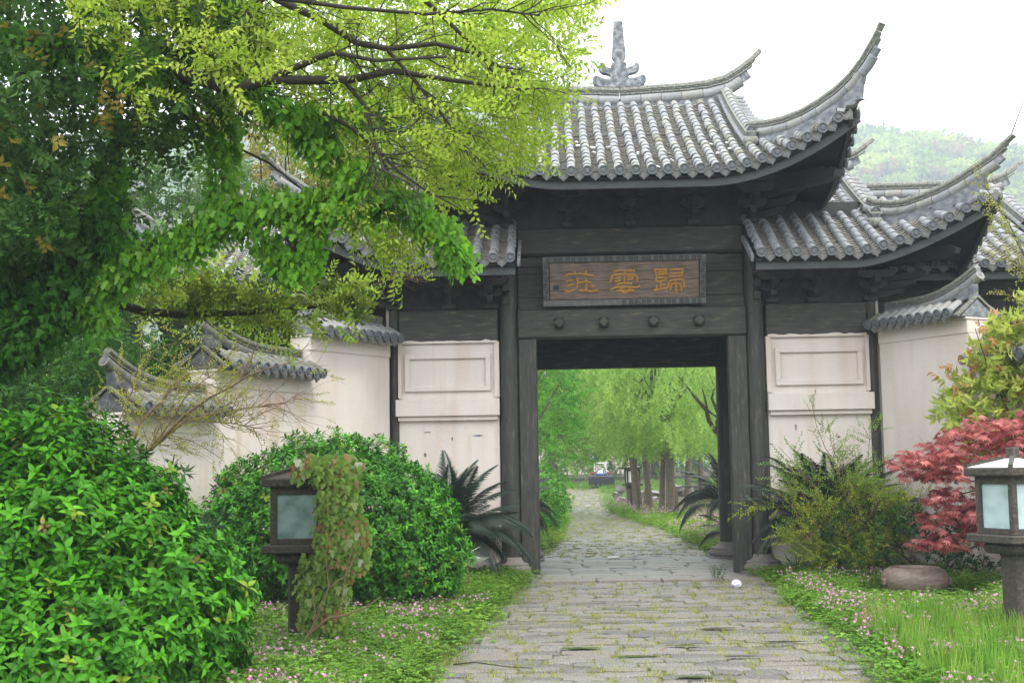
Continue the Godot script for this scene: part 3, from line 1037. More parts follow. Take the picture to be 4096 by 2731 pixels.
		for x in [2.02, 2.62, 3.43]:
			put("eave_bracket", bracket_mesh(x > 3.0).mesh(), M.wood_dark, G, Transform3D(Basis(Vector3(s if x > 3.0 else 1.0, 0, 0), Vector3(0, 0.8, 0), Vector3(0, 0, 0.75)), Vector3(s * x, 3.83, -0.02)))
		# stepped bracket blocks on the face of the column
		for k in 3:
			var bb := MB.new()
			box(bb, Vector3(s * 1.79, 3.93 + 0.17 * k, 0.16 + 0.05 * k), Vector3(0.1, 0.12, 0.1 + 0.08 * k), Basis(), 0.012)
			part("bracket_block", bb, M.wood_h, G)
		var bg := MB.new()   # sloping end board of the side roof
		sweep(bg, [Vector3(s * 1.57, 4.3, 1.34), Vector3(s * 1.57, 4.5, 0.95), Vector3(s * 1.57, 4.72, 0.5)], rect(-0.02, 0.02, -0.07, 0.02))
		part("end_board", bg, M.mottle, G)
		# passage wall
		var pw := MB.new()
		box(pw, Vector3(s * 1.92, 2.2, -1.6), Vector3(0.06, 4.4, 2.7))
		part("passage_wall", pw, M.wood_dark, G)
		var rw := MB.new()
		box(rw, Vector3(s * 2.75, 2.2, -3.0), Vector3(1.7, 4.4, 0.2))
		part("rear_wall", rw, M.plaster, G)
		var ow := MB.new()
		box(ow, Vector3(s * 3.5, 2.1, -1.55), Vector3(0.12, 4.2, 2.9))
		part("end_wall", ow, M.plaster, G)
	var rl := MB.new()
	box(rl, Vector3(0, 3.4, -3.0), Vector3(3.3, 0.49, 0.22), Basis(), 0.01)
	part("rear_lintel", rl, M.wood_h, G)
	var ru := MB.new()
	box(ru, Vector3(0, 4.1, -3.0), Vector3(3.5, 0.9, 0.08))
	part("board", ru, M.wood_dark, G)
	for k in 9:
		var ce := MB.new()
		box(ce, Vector3(-1.68 + 0.42 * k, 4.45, -1.5), Vector3(0.416, 0.05, 2.9))
		part("ceiling_board", ce, M.wood_dark, G)
	# --- roofs
	var RM := {"x0": 0.0, "xs": 0.95, "xg": 1.68, "xc": 2.86, "ze": 1.9, "dz": 0.22, "zr": -1.6, "zg": 0.72, "ye": 5.365, "ka": 0.46, "kb": 0.022, "lift": 0.76, "lexp": 1.9, "sp": 0.211}
	var hipm := [[1.66, 6.31, 0.69], [1.733, 6.303, 0.765], [1.892, 6.268, 0.947], [2.087, 6.256, 1.17], [2.279, 6.285, 1.389], [2.466, 6.353, 1.604], [2.651, 6.454, 1.815], [2.787, 6.563, 1.971], [2.923, 6.731, 2.127], [3.05, 6.95, 2.272], [3.132, 7.128, 2.366]]
	var main := build_roof(G, "main_roof", RM, 1.0, true, "g", hipm, 0.86)
	# flakes of fallen mortar lying in the tile channels
	for i in 22:
		var k := rng.randi_range(-7, 6)
		var fx := (k + 0.5) * 0.211
		var fz := rf(0.3, 1.85)
		var ch := MB.new()
		box(ch, Vector3.ZERO, Vector3(rf(0.03, 0.08), rf(0.015, 0.03), rf(0.03, 0.07)), Basis(Vector3.UP, rf(0, 3)) * Basis(Vector3.RIGHT, 0.4), 0.008)
		part("mortar_flake", ch, M.whitepaint if i % 3 else M.cap, main).position = Vector3(fx + rf(-0.02, 0.02), front_y(RM, absf(fx), fz) + 0.03, fz)
	var top := []
	for v in [[-2.23, 8.12], [-2.08, 7.978], [-1.873, 7.83], [-1.666, 7.703], [-1.394, 7.634], [-1.055, 7.6], [-0.513, 7.574], [0.0, 7.55], [0.513, 7.574], [1.055, 7.6], [1.394, 7.634], [1.666, 7.703], [1.873, 7.83], [2.08, 7.978], [2.23, 8.12]]:
		top.append(Vector3(v[0], v[1], -1.68))
	var half := top.slice(7)
	var half2 := top.slice(0, 8)
	half2.reverse()
	ridge(main, half, 0.42, 1.25)
	ridge(main, half2, 0.42, 1.25)
	var fo := [Vector2(45, 0), Vector2(250, 12), Vector2(300, 45), Vector2(322, 85), Vector2(316, 122), Vector2(290, 146), Vector2(250, 140), Vector2(200, 115), Vector2(150, 105), Vector2(120, 105), Vector2(104, 128), Vector2(106, 150), Vector2(125, 165), Vector2(200, 182), Vector2(228, 205), Vector2(244, 240), Vector2(236, 275), Vector2(205, 300), Vector2(180, 268), Vector2(130, 245), Vector2(75, 234), Vector2(92, 258), Vector2(95, 280), Vector2(80, 300), Vector2(52, 312), Vector2(54, 335), Vector2(75, 360), Vector2(85, 398), Vector2(80, 440), Vector2(65, 600), Vector2(54, 800), Vector2(38, 812)]
	var outl := []
	for v in fo: outl.append(v / 751.0)
	for i in range(fo.size() - 1, -1, -1): outl.append(Vector2(-fo[i].x, fo[i].y) / 751.0)
	var fin := MB.new()
	extr(fin, outl, 0.13, Transform3D(Basis(), Vector3(0, 7.54, -1.68)))
	part("ridge_finial", fin, M.mottle, main)
	var RS := {"x0": 1.62, "xs": 2.95, "xg": 3.43, "xc": 4.8, "ze": 1.36, "dz": 0.25, "zr": -1.6, "zg": 0.36, "ye": 4.33, "ka": 0.5, "kb": 0.012, "lift": 0.76, "lexp": 1.5, "sp": 0.233}
	var hips := [[3.4, 5.29, 0.31], [3.489, 5.226, 0.39], [3.661, 5.179, 0.544], [3.804, 5.173, 0.67], [3.993, 5.217, 0.838], [4.178, 5.271, 1.003], [4.362, 5.359, 1.166], [4.543, 5.469, 1.327], [4.721, 5.576, 1.485], [4.854, 5.704, 1.604], [4.96, 5.808, 1.698]]
	for s in [1.0, -1.0]:
		var sr := build_roof(G, "side_roof", RS, s, false, "g" if s > 0 else "gl", hips, 0.5)
		ridge(sr, [Vector3(s * 1.75, 6.3, -1.65), Vector3(s * 2.6, 6.3, -1.65), Vector3(s * 3.4, 6.33, -1.65), Vector3(s * 3.7, 6.45, -1.65), Vector3(s * 3.95, 6.62, -1.65)], 0.42, 1.1)
	var rod := MB.new()
	tube(rod, [Vector3(4.95, 5.8, 1.69), Vector3(5.13, 6.25, 1.72)], [0.008, 0.005], 5)
	part("lightning_rod", rod, M.iron, G)
	# --- the lower halls beyond, with the same roofs set back
	var R3: Dictionary = RS.duplicate()
	for k in ["xs", "xg", "xc"]: R3[k] += 2.78
	R3.x0 = 3.62
	for k in ["ze", "zr", "zg"]: R3[k] -= 1.4
	for s in [1.0, -1.0]:
		var h := thing("side_hall", "grey tiled hall roof stepping down past the %s end of the gatehouse" % ("right" if s > 0 else "left, leafier"), "building", Vector3.ZERO)
		var h3 := []
		for v in hips: h3.append([v[0] + 2.78, v[1], v[2] - 1.4])
		var r3 := build_roof(h, "hall_roof", R3, s, false, "h%d" % int(s), h3, -0.9)
		ridge(r3, [Vector3(s * 3.6, 6.2, -3.05), Vector3(s * 5.0, 6.2, -3.05), Vector3(s * 6.2, 6.23, -3.05), Vector3(s * 6.5, 6.35, -3.05), Vector3(s * 6.75, 6.52, -3.05)], 0.42, 1.1)
		var hw := MB.new()
		box(hw, Vector3(s * 4.95, 2.15, -3.0), Vector3(2.7, 4.3, 3.0))
		part("wall", hw, M.wood_dark, h)
		var hb := MB.new()
		box(hb, Vector3(s * 4.95, 4.15, -1.45), Vector3(2.8, 0.25, 0.2), Basis(), 0.02)
		part("beam", hb, M.wood_h, h)
		rebase(h, Vector3(s * 4.95, 0, -3.0))

# ---------- splayed garden walls ----------
func wall_step(W: Node3D, a: Vector3, b: Vector3, h: float, cols: int, nrm: Vector3, key: String, old: Material):
	var dir := (b - a).normalized()
	var len := a.distance_to(b)
	var c := (a + b) * 0.5 - nrm * 0.16
	var bas := Basis(dir, Vector3.UP, dir.cross(Vector3.UP))
	var m := MB.new()
	box(m, Vector3(c.x, h * 0.5, c.z), Vector3(len, h, 0.32), bas)
	var body := part("wall_body", m, old, W)
	var bd := MB.new()
	box(bd, Vector3(c.x, h + 0.085, c.z), Vector3(len + 0.01, 0.18, 0.36), bas, 0.006)
	part("string_course", bd, M.plaster, body)
	var bd2 := MB.new()
	box(bd2, Vector3(c.x, h + 0.19, c.z), Vector3(len + 0.04, 0.035, 0.44), bas, 0.006)
	part("string_course", bd2, M.plaster, body)
	# coping: two little tiled slopes
	var dk := MB.new()
	extr(dk, [Vector2(-0.36, h + 0.2), Vector2(0.36, h + 0.2), Vector2(0.36, h + 0.225), Vector2(0.03, h + 0.43), Vector2(-0.03, h + 0.43), Vector2(-0.36, h + 0.225)], len, Transform3D(Basis(nrm, Vector3.UP, nrm.cross(Vector3.UP)), Vector3(c.x, 0, c.z)))
	var cope := part("coping", dk, M.mottle, W)
	var stash := new_stash()
	if key.begins_with("wo"): stash.mat = M.oldtile
	for k in cols:
		for side in [1.0, -1.0]:
			for pan in [false, true]:
				var u: float = (k + (0.5 if not pan else 1.0)) / float(cols)
				if u > 0.99: continue
				var p := a.lerp(b, u) - nrm * 0.16
				var line := []
				for i in 5:
					var t := i / 4.0
					line.append(Vector3(p.x, h + 0.235 + 0.235 * t, p.z) + nrm * side * (0.4 - 0.36 * t))
				tile_column(cope, line, nrm.cross(Vector3.UP) * -side, key, stash, pan)
	empty_stash(cope, stash)
	var rp := []
	for i in 9:
		var u := i / 8.0
		var p := a.lerp(b, u * 1.02) - nrm * 0.16
		rp.append(Vector3(p.x, h + 0.6 + 0.3 * pow(maxf(0.0, (u - 0.35) / 0.65), 2.0), p.z))
	ridge(cope, rp, 0.24, 0.9, false)
	var ge := MB.new()   # upturned render under the ridge end, and the gable
	var e := b - nrm * 0.16
	extr(ge, [Vector2(-0.3, h + 0.43), Vector2(0.0, h + 0.43), Vector2(0.02, h + 0.72), Vector2(-0.3, h + 0.58)], 0.09, Transform3D(Basis(dir, Vector3.UP, dir.cross(Vector3.UP)), e))
	extr(ge, [Vector2(-0.3, h + 0.21), Vector2(0.3, h + 0.21), Vector2(0.0, h + 0.44)], 0.02, Transform3D(Basis(nrm, Vector3.UP, nrm.cross(Vector3.UP)), e + dir * 0.015))
	part("gable_end", ge, M.mottle, cope)
	for s in [-1.0, 1.0]:
		var gr := MB.new()
		sweep(gr, [e + nrm * s * 0.37 + Vector3(0, h + 0.2, 0) + dir * 0.02, e + Vector3(0, h + 0.47, 0) + dir * 0.02], rect(-0.025, 0.025, 0.0, 0.03))
		part("gable_edge", gr, M.cap, cope)
	if key.begins_with("wo"):   # the outer steps are darker and mossier
		cope.material_override = M.mottle_dark
		for pc in cope.get_children():
			if pc is MeshInstance3D:
				if pc.material_override == M.mottle: pc.material_override = M.mottle_dark
				elif pc.material_override == M.cap: pc.material_override = M.cap_dark
				elif String(pc.name).begins_with("ridge_roll"): pc.material_override = M.oldtile

func make_walls():
	var P := [[Vector3(-3.49, 0, 0.1), Vector3(-4.365, 0, 1.561), 3.14, 10], [Vector3(-4.365, 0, 1.561), Vector3(-5.138, 0, 3.447), 2.55, 11], [Vector3(-5.138, 0, 3.447), Vector3(-5.74, 0, 4.93), 1.99, 9]]
	for s in [-1.0, 1.0]:
		var W := thing("garden_wall", "cream stepped wall with tile coping splaying out %s" % ("left of the gate, stained near the bushes" if s < 0 else "right of the gate behind the red maple"), "wall", Vector3.ZERO)
		for k in 3:
			var a: Vector3 = P[k][0]
			var b: Vector3 = P[k][1]
			var h: float = P[k][2]
			if s > 0:
				a = Vector3(-a.x + 0.02, 0, a.z)
				b = Vector3(-b.x - 0.06, 0, b.z)
				h += 0.065 if k == 0 else 0.03
			var d := (b - a).normalized()
			var nrm := Vector3(-d.z, 0, d.x) if s > 0 else Vector3(d.z, 0, -d.x)
			if nrm.z < 0 and nrm.x * s > 0: nrm = -nrm
			if nrm.x * s > 0: nrm = -nrm
			wall_step(W, a, b, h, P[k][3], nrm, ("w%d" if k == 0 else "wo%d") % int(s), M.plaster if k == 0 else M.plaster_old)
		rebase(W, Vector3(s * 4.4, 0, 1.56))

# ---------- leaves ----------
func leaf_into(st: SurfaceTool, base: Vector3, dir: Vector3, nrm: Vector3, len: float, w: float, droop: float, col: Color, fine := true):
	var side := dir.cross(nrm).normalized()
	nrm = side.cross(dir).normalized()
	var ts := [0.0, 0.28, 0.62, 1.0] if fine else [0.0, 0.45, 1.0]
	var ws := [0.06, 0.92, 0.8, 0.0] if fine else [0.1, 1.0, 0.0]
	var c := []
	var l := []
	var r := []
	for i in ts.size():
		var t: float = ts[i]
		var p := base + dir * len * t - nrm * droop * len * t * t
		c.append(p)
		l.append(p + side * w * 0.5 * ws[i] + nrm * w * 0.16 * ws[i])
		r.append(p - side * w * 0.5 * ws[i] + nrm * w * 0.16 * ws[i])
	for i in ts.size() - 1:
		for h in [[c[i], l[i], l[i + 1], c[i + 1]], [r[i], c[i], c[i + 1], r[i + 1]]]:
			for k in [0, 2, 1, 0, 3, 2]:
				st.set_color(col)
				st.set_smooth_group(0 if fine else -1)
				st.add_vertex(h[k])

func stem_into(st: SurfaceTool, a: Vector3, b: Vector3, r: float, col: Color):
	var t := (b - a).normalized()
	var u := perp(t)
	var v := t.cross(u)
	var ks := [u, -u * 0.5 + v * 0.87, -u * 0.5 - v * 0.87]
	for i in 3:
		var p: Vector3 = ks[i] * r
		var q: Vector3 = ks[(i + 1) % 3] * r
		for w in [a + p, b + p * 0.5, a + q, a + q, b + p * 0.5, b + q * 0.5]:
			st.set_color(col)
			st.set_smooth_group(-1)
			st.add_vertex(w)

func newst() -> SurfaceTool:
	var st := SurfaceTool.new()
	st.begin(Mesh.PRIMITIVE_TRIANGLES)
	return st

func done(st: SurfaceTool) -> ArrayMesh:
	st.generate_normals()
	return st.commit()

func grey(a: float) -> Color:
	return Color(a, a, a)

# a twig growing up +y with leaves in two ranks
func sprig(n: int, tl: float, len: float, w: float, droop: float, fine: bool, spread := 0.9, tone := 0.25, stemc := Color(0.35, 0.25, 0.15)) -> ArrayMesh:
	var st := newst()
	stem_into(st, Vector3.ZERO, Vector3(0, tl, 0), maxf(0.0016, tl * 0.006), stemc)
	for i in n:
		var t := (i + 0.7) / n
		var a := PI * (i % 2) + rf(-0.6, 0.6)
		var d := Vector3(cos(a) * spread, 0.45 + 0.6 * t * t + rf(-0.15, 0.2), sin(a) * spread + rf(-0.3, 0.3)).normalized()
		var nn := (Vector3(0, 0.3, 1) + rdir() * 0.5).normalized()
		var g := grey(1.0 + rf(-tone, tone))
		leaf_into(st, Vector3(0, tl * t, 0), d, nn, len * rf(0.7, 1.15), w * rf(0.8, 1.15), droop * rf(0.3, 1.6), g, fine)
	return done(st)

# leaves whorled round a shoot tip
func rosette(n: int, tl: float, len: float, w: float, fine: bool, tone := 0.2) -> ArrayMesh:
	var st := newst()
	stem_into(st, Vector3.ZERO, Vector3(0, tl, 0), 0.0025, Color(0.5, 0.9, 0.3))
	for i in n:
		var a := 2.4 * i + rf(-0.7, 0.7)
		var t := float(i) / n
		var d := Vector3(cos(a), lerpf(0.1, 1.5, t * t) + rf(-0.5, 0.5), sin(a)).normalized()
		var nn := (Vector3.UP * 1.2 - d * 0.3 + rdir() * 0.7).normalized()
		leaf_into(st, Vector3(0, tl * (0.45 + 0.55 * t), 0), d, nn, len * rf(0.75, 1.1), w * rf(0.85, 1.1), rf(0.0, 0.6), grey(1.0 + rf(-tone, tone) + t * 0.25), fine)
	return done(st)

func ivy_leaf(st: SurfaceTool, base: Vector3, dir: Vector3, nrm: Vector3, s: float, col: Color):
	var side := dir.cross(nrm).normalized()
	nrm = side.cross(dir).normalized()
	var o := [[0.0, 0.0], [-0.38, -0.04], [-0.52, 0.3], [-0.26, 0.42], [-0.3, 0.72], [0.0, 1.05], [0.3, 0.72], [0.26, 0.42], [0.52, 0.3], [0.38, -0.04]]
	var c := base + dir * s * 0.4 + nrm * s * 0.06
	for i in o.size():
		var p: Array = o[i]
		var q: Array = o[(i + 1) % o.size()]
		for v in [c, base + side * p[0] * s + dir * p[1] * s - nrm * absf(p[0]) * s * 0.2, base + side * q[0] * s + dir * q[1] * s - nrm * absf(q[0]) * s * 0.2]:
			st.set_color(col)
			st.set_smooth_group(0)
			st.add_vertex(v)

func palm_leaf(st: SurfaceTool, base: Vector3, dir: Vector3, nrm: Vector3, s: float, col: Color):
	var side := dir.cross(nrm).normalized()
	nrm = side.cross(dir).normalized()
	for k in 7:
		var a := lerpf(-1.75, 1.75, k / 6.0)
		var l := s * (1.0 - 0.28 * absf(a))
		var d := (dir * cos(a) + side * sin(a) - nrm * 0.25).normalized()
		var w := d.cross(nrm).normalized() * s * 0.1
		for v in [base, base + d * l * 0.45 + w, base + d * l, base, base + d * l, base + d * l * 0.45 - w]:
			st.set_color(col)
			st.set_smooth_group(-1)
			st.add_vertex(v)

func make_leaf_meshes():
	L.elm = sprig(13, 0.32, 0.055, 0.028, 0.5, false, 0.9, 0.3)
	L.broad = sprig(7, 0.2, 0.085, 0.05, 0.4, false, 0.9, 0.35)
	L.grove = sprig(14, 0.55, 0.14, 0.062, 0.4, false, 0.9, 0.35)
	L.bush = rosette(8, 0.1, 0.066, 0.036, true)
	L.round = rosette(8, 0.08, 0.06, 0.03, true)
	L.tiny = sprig(12, 0.2, 0.03, 0.017, 0.1, false, 0.8, 0.3, Color(0.5, 0.35, 0.2))
	L.spurge = rosette(11, 0.08, 0.12, 0.026, true)
	L.camellia = sprig(7, 0.18, 0.065, 0.034, 0.2, true, 0.9, 0.25)
	L.hang = sprig(7, 0.16, 0.11, 0.05, 0.9, true, 0.8, 0.25, Color(0.6, 0.35, 0.15))
	var w := newst()
	stem_into(w, Vector3.ZERO, Vector3(0, -0.6, 0), 0.004, Color(0.7, 0.7, 0.3))
	for i in 30:
		var a := rf(0, TAU)
		leaf_into(w, Vector3(0, -0.6 * (i + 0.5) / 30.0, 0), Vector3(cos(a) * 1.0, -0.6, sin(a) * 1.0).normalized(), Vector3(-cos(a), 0.3, sin(a)).normalized(), rf(0.09, 0.14), 0.02, 0.3, grey(rf(0.7, 1.3)), false)
	L.willow = done(w)
	var iv := newst()
	for i in 6:
		var p := Vector3(rf(-0.09, 0.09), rf(-0.09, 0.09), rf(0.0, 0.06))
		ivy_leaf(iv, p, (Vector3(rf(-0.5, 0.5), -1, rf(0, 0.4))).normalized(), (Vector3(rf(-0.4, 0.4), 0.35, 1)).normalized(), rf(0.045, 0.075), grey(rf(0.7, 1.25)))
	L.ivy = done(iv)
	var i1 := newst()
	ivy_leaf(i1, Vector3.ZERO, Vector3(0, -1, 0.15).normalized(), Vector3(0, 0.2, 1).normalized(), 0.07, grey(1.0))
	L.ivy_leaf = done(i1)
	var b1 := newst()
	leaf_into(b1, Vector3.ZERO, Vector3(0, 1, 0), Vector3(0, 0, 1), 0.07, 0.031, 0.25, grey(1.0))
	L.leaf_long = done(b1)
	var b2 := newst()
	leaf_into(b2, Vector3.ZERO, Vector3(0, 1, 0), Vector3(0, 0, 1), 0.062, 0.032, 0.2, grey(1.0))
	L.leaf_round = done(b2)
	var b3 := newst()
	leaf_into(b3, Vector3.ZERO, Vector3(0, 1, 0), Vector3(0, 0, 1), 0.24, 0.085, 0.5, grey(1.0))
	L.leaf_large = done(b3)
	var pm := newst()
	for i in 5:
		var a := 2.4 * i
		palm_leaf(pm, Vector3(cos(a) * 0.06, rf(-0.02, 0.02), sin(a) * 0.06), Vector3(cos(a), -0.45, sin(a)).normalized(), Vector3(cos(a) * 0.4, 1, sin(a) * 0.4).normalized(), rf(0.075, 0.11), grey(rf(0.7, 1.3)))
	L.maple = done(pm)
	var p1 := newst()
	palm_leaf(p1, Vector3.ZERO, Vector3(0, -0.45, 0.9).normalized(), Vector3(0, 0.9, 0.45).normalized(), 0.1, grey(1.0))
	L.maple_leaf = done(p1)
	# grass
	for k in 3:
		var g := newst()
		var hh: float = [0.065, 0.22, 0.36][k]
		for i in [10, 16, 20][k]:
			var a := rf(0, TAU)
			var b := Vector3(rf(-0.05, 0.05), 0, rf(-0.05, 0.05))
			var h: float = hh * rf(0.5, 1.15)
			var sp: float = 0.9 if k == 0 else 0.4
			leaf_into(g, b, Vector3(cos(a) * sp, 1, sin(a) * sp).normalized(), Vector3(-cos(a), 0.35, -sin(a)).normalized(), h, 0.006 + 0.004 * k, -rf(0.1, 0.9) if rng.randf() < 0.0 else rf(-0.7, -0.1), grey(rf(0.7, 1.25)), true)
		L["grass%d" % k] = done(g)
	var cl := newst()
	for i in 12:
		var p := Vector3(rf(-0.13, 0.13), rf(0.02, 0.1), rf(-0.13, 0.13))
		stem_into(cl, Vector3(p.x * 0.6, -0.03, p.z * 0.6), p, 0.0015, Color(0.9, 0.9, 0.5))
		var a0 := rf(0, TAU)
		var tone := grey(rf(0.7, 1.25))
		for k in 3:
			var a := a0 + TAU * k / 3.0
			leaf_into(cl, p, Vector3(cos(a), rf(-0.15, 0.15), sin(a)).normalized(), Vector3(0, 1, 0), 0.026, 0.03, 0.2, tone, false)
	L.clover = done(cl)
	var fl := newst()
	for i in 7:
		var p := Vector3(rf(-0.09, 0.09), rf(0.09, 0.15), rf(-0.09, 0.09))
		var lean := Vector3(rf(-0.8, 0.8), 0.5, rf(-0.8, 0.8)).normalized()
		stem_into(fl, Vector3(p.x * 0.5, 0, p.z * 0.5), p, 0.0012, Color(0.25, 0.45, 0.1))
		for k in 5:
			var a := TAU * k / 5.0
			var u := perp(lean)
			var d := (lean * 1.1 + u * cos(a) + lean.cross(u) * sin(a)).normalized()
			leaf_into(fl, p, d, lean, 0.017, 0.011, 0.2, Color(rf(0.55, 0.75), rf(0.25, 0.45), rf(0.45, 0.6)), false)
	L.flower = done(fl)
	# a cycad frond arching out along +z
	for k in 2:
		var f := newst()
		var prev := Vector3.ZERO
		var N := 64
		for i in N:
			var t := (i + 1.0) / N
			var p := Vector3(0, 0.3 * t - 0.34 * t * t * t, t * 0.98) if k == 0 else Vector3(0, 0.62 * t - 0.75 * t * t * t, t * 0.92)
			stem_into(f, prev, p, 0.008 * (1.1 - t), Color(0.9, 1.2, 0.4))
			if i > 5:
				var tan := (p - prev).normalized()
				var ll := 0.2 * sin(PI * clampf(t * 0.86 + 0.14, 0, 1)) + 0.03
				for s in [-1.0, 1.0]:
					var d := (Vector3(s, 0, 0) * 0.8 + tan * 0.75 + tan.cross(Vector3(1, 0, 0)) * -0.32).normalized()
					leaf_into(f, p, d, Vector3.UP, ll * rf(0.9, 1.05), 0.015, rf(-0.1, 0.2) if k == 0 else 0.5, grey(rf(0.75, 1.25)), false)
			prev = p
		L["frond%d" % k] = done(f)
	# a far tree crown: leaf masses strewn through a lumpy volume
	for k in 3:
		var c := newst()
		for i in 420:
			var d := rdir()
			d.y = absf(d.y) * 1.1 - 0.25
			var r := 1.0 + 0.25 * sin(d.x * 4.0 + k) * cos(d.z * 5.0 + k * 2.0)
			var p := d.normalized() * r * rf(0.72, 1.0) * Vector3(1, 0.8, 1)
			leaf_into(c, p, (d + rdir()).normalized(), (d + rdir() * 0.5 + Vector3.UP * 0.4).normalized(), rf(0.16, 0.3), rf(0.12, 0.2), 0.2, grey(rf(0.65, 1.3)), false)
		L["crown%d" % k] = done(c)

func upto(y: Vector3, p: Vector3, s: float) -> Transform3D:
	y = y.normalized()
	var x := perp(y).rotated(y, rf(0, TAU))
	return Transform3D(Basis(x * s, y * s, x.cross(y) * s), p)

func tint(a: Color, b: Color, v := 0.2) -> Color:
	var c := a.lerp(b, rng.randf())
	var k := 1.0 + rf(-v, v)
	return Color(c.r * k, c.g * k, c.b * k)

var eye := Vector3(-1.07, 1.55, 18.66)

# rounded shrub: shoots over a lumpy surface, the foremost leaves as single parts
func shrub(o: Node3D, balls: Array, per: float, mesh: Mesh, m: Material, a: Color, b: Color, single: Mesh, nsingle: int, sd: int, lump := 0.16, depth := 0.3):
	var nz := FastNoiseLite.new()
	nz.seed = sd
	nz.frequency = 0.9
	var xf := []
	var cs := []
	for q in balls:
		var c: Vector3 = q[0]
		var r: Vector3 = q[1]
		var n := int(per * (r.x * r.y + r.y * r.z + r.x * r.z))
		for i in n:
			var d := rdir()
			var k := (1.0 - pow(rng.randf(), 1.6) * depth) * (1.0 + lump * nz.get_noise_3dv((c + d * r) * 1.6) * 1.8)
			var p := c + d * r * k
			if p.y < 0.04: continue
			var inside := false
			for q2 in balls:
				if q2 != q and ((p - q2[0]) / q2[1]).length() < 0.8: inside = true
			if inside: continue
			var up := (d / r).normalized() * 0.9 + Vector3.UP * 0.55 + rdir() * 0.45
			xf.append(upto(up, p, rf(0.75, 1.2)))
			var pick := rng.randf()
			cs.append(tint(a, b, 0.3) if pick > 0.05 else (a.lerp(Color(0.24, 0.34, 0.03), 0.7) if pick > 0.008 else Color(0.22, 0.18, 0.05)))
	multi("foliage", mesh, m, o, xf, cs)
	var score := []
	if nsingle > 0:
		for i in xf.size():
			score.append([xf[i].origin.distance_to(eye), i])
		score.sort_custom(func(u, v): return u[0] < v[0])
		var step := maxi(1, mini(4, score.size() / nsingle))
		var mats := leaf_tones(m, a, b)
		for j in mini(nsingle, score.size()):
			var x: Transform3D = xf[score[j * step][1]]
			var y := (x.basis.y + rdir() * 0.6).normalized()
			put("leaf", single, mats[j % 4], o, upto(y, x.origin + x.basis.y.normalized() * rf(0.04, 0.1), rf(0.8, 1.1)))

func leaf_tones(m: StandardMaterial3D, a: Color, b: Color) -> Array:
	var out := []
	for i in 4:
		var k: StandardMaterial3D = m.duplicate()
		k.vertex_color_use_as_albedo = false
		var c := a.lerp(b, i / 3.0)
		k.albedo_color = c.linear_to_srgb()
		out.append(k)
	return out

func branch(o: Node3D, called: String, pts: Array, r0: float, r1: float, m: Material, n := 7) -> MeshInstance3D:
	var rr := []
	for i in pts.size(): rr.append(lerpf(r0, r1, float(i) / (pts.size() - 1)))
	var b := MB.new()
	tube(b, pts, rr, n)
	return part(called, b, m, o)

# a crooked line between two points
func crook(a: Vector3, b: Vector3, amp: float, n := 6) -> Array:
	var out := []
	for i in n + 1:
		var t := float(i) / n
		out.append(a.lerp(b, t) + (rdir() * amp if i > 0 and i < n else Vector3.ZERO))
	return out

# fine twigs that fork from a line
func twigs(o: Node3D, called: String, line: Array, n: int, len: float, r: float, m: Material, bias: Vector3, tips: Array, levels := 2):
	var b := MB.new()
	var todo := []
	for i in n:
		var k := rng.randi_range(1, line.size() - 1)
		var p: Vector3 = line[k - 1].lerp(line[k], rng.randf())
		var d: Vector3 = ((line[k] - line[k - 1]).normalized() * 0.6 + rdir() + bias).normalized()
		todo.append([p, d, len * rf(0.6, 1.2), r, levels])
	while todo.size():
		var q: Array = todo.pop_back()
		var pts := [q[0]]
		var d: Vector3 = q[1]
		for i in 4:
			d = (d + rdir() * 0.28 + bias * 0.12).normalized()
			pts.append(pts[-1] + d * q[2] / 4.0)
		tube(b, pts, [q[3], q[3] * 0.8, q[3] * 0.65, q[3] * 0.5, q[3] * 0.35], 4, false)
		tips.append([pts[-1], d])
		tips.append([pts[2], d])
		if q[4] > 1:
			for i in 3:
				todo.append([pts[rng.randi_range(1, 4)], (d + rdir() * 0.9).normalized(), q[2] * 0.65, q[3] * 0.5, q[4] - 1])
	part(called, b, m, o).set_meta("kind", "stuff")

func in_poly(poly: PackedVector2Array) -> Vector2:
	var lo := poly[0]
	var hi := poly[0]
	for v in poly:
		lo = lo.min(v)
		hi = hi.max(v)
	while true:
		var p := Vector2(rf(lo.x, hi.x), rf(lo.y, hi.y))
		if Geometry2D.is_point_in_polygon(p, poly): return p
	return lo

# leaf sprays through a slab of space with the given outline, left open where the noise is low
func cloud(o: Node3D, called: String, poly: Array, z0: float, z1: float, n: int, mesh: Mesh, m: Material, a: Color, b: Color, bias: Vector3, s0: float, s1: float, sd: int, gap := -0.25):
	var nz := FastNoiseLite.new()
	nz.seed = sd
	nz.frequency = 1.1
	nz.fractal_octaves = 2
	var pp := PackedVector2Array()
	for v in poly: pp.append(Vector2(v[0], v[1]))
	var xf := []
	var cs := []
	for i in n:
		var q := in_poly(pp)
		var p := Vector3(q.x, q.y, rf(z0, z1))
		if nz.get_noise_3dv(p * 1.5) < gap: continue
		xf.append(upto(bias + rdir() * 0.9, p, rf(s0, s1)))
		cs.append(tint(a, b, 0.2))
	multi(called, mesh, m, o, xf, cs)

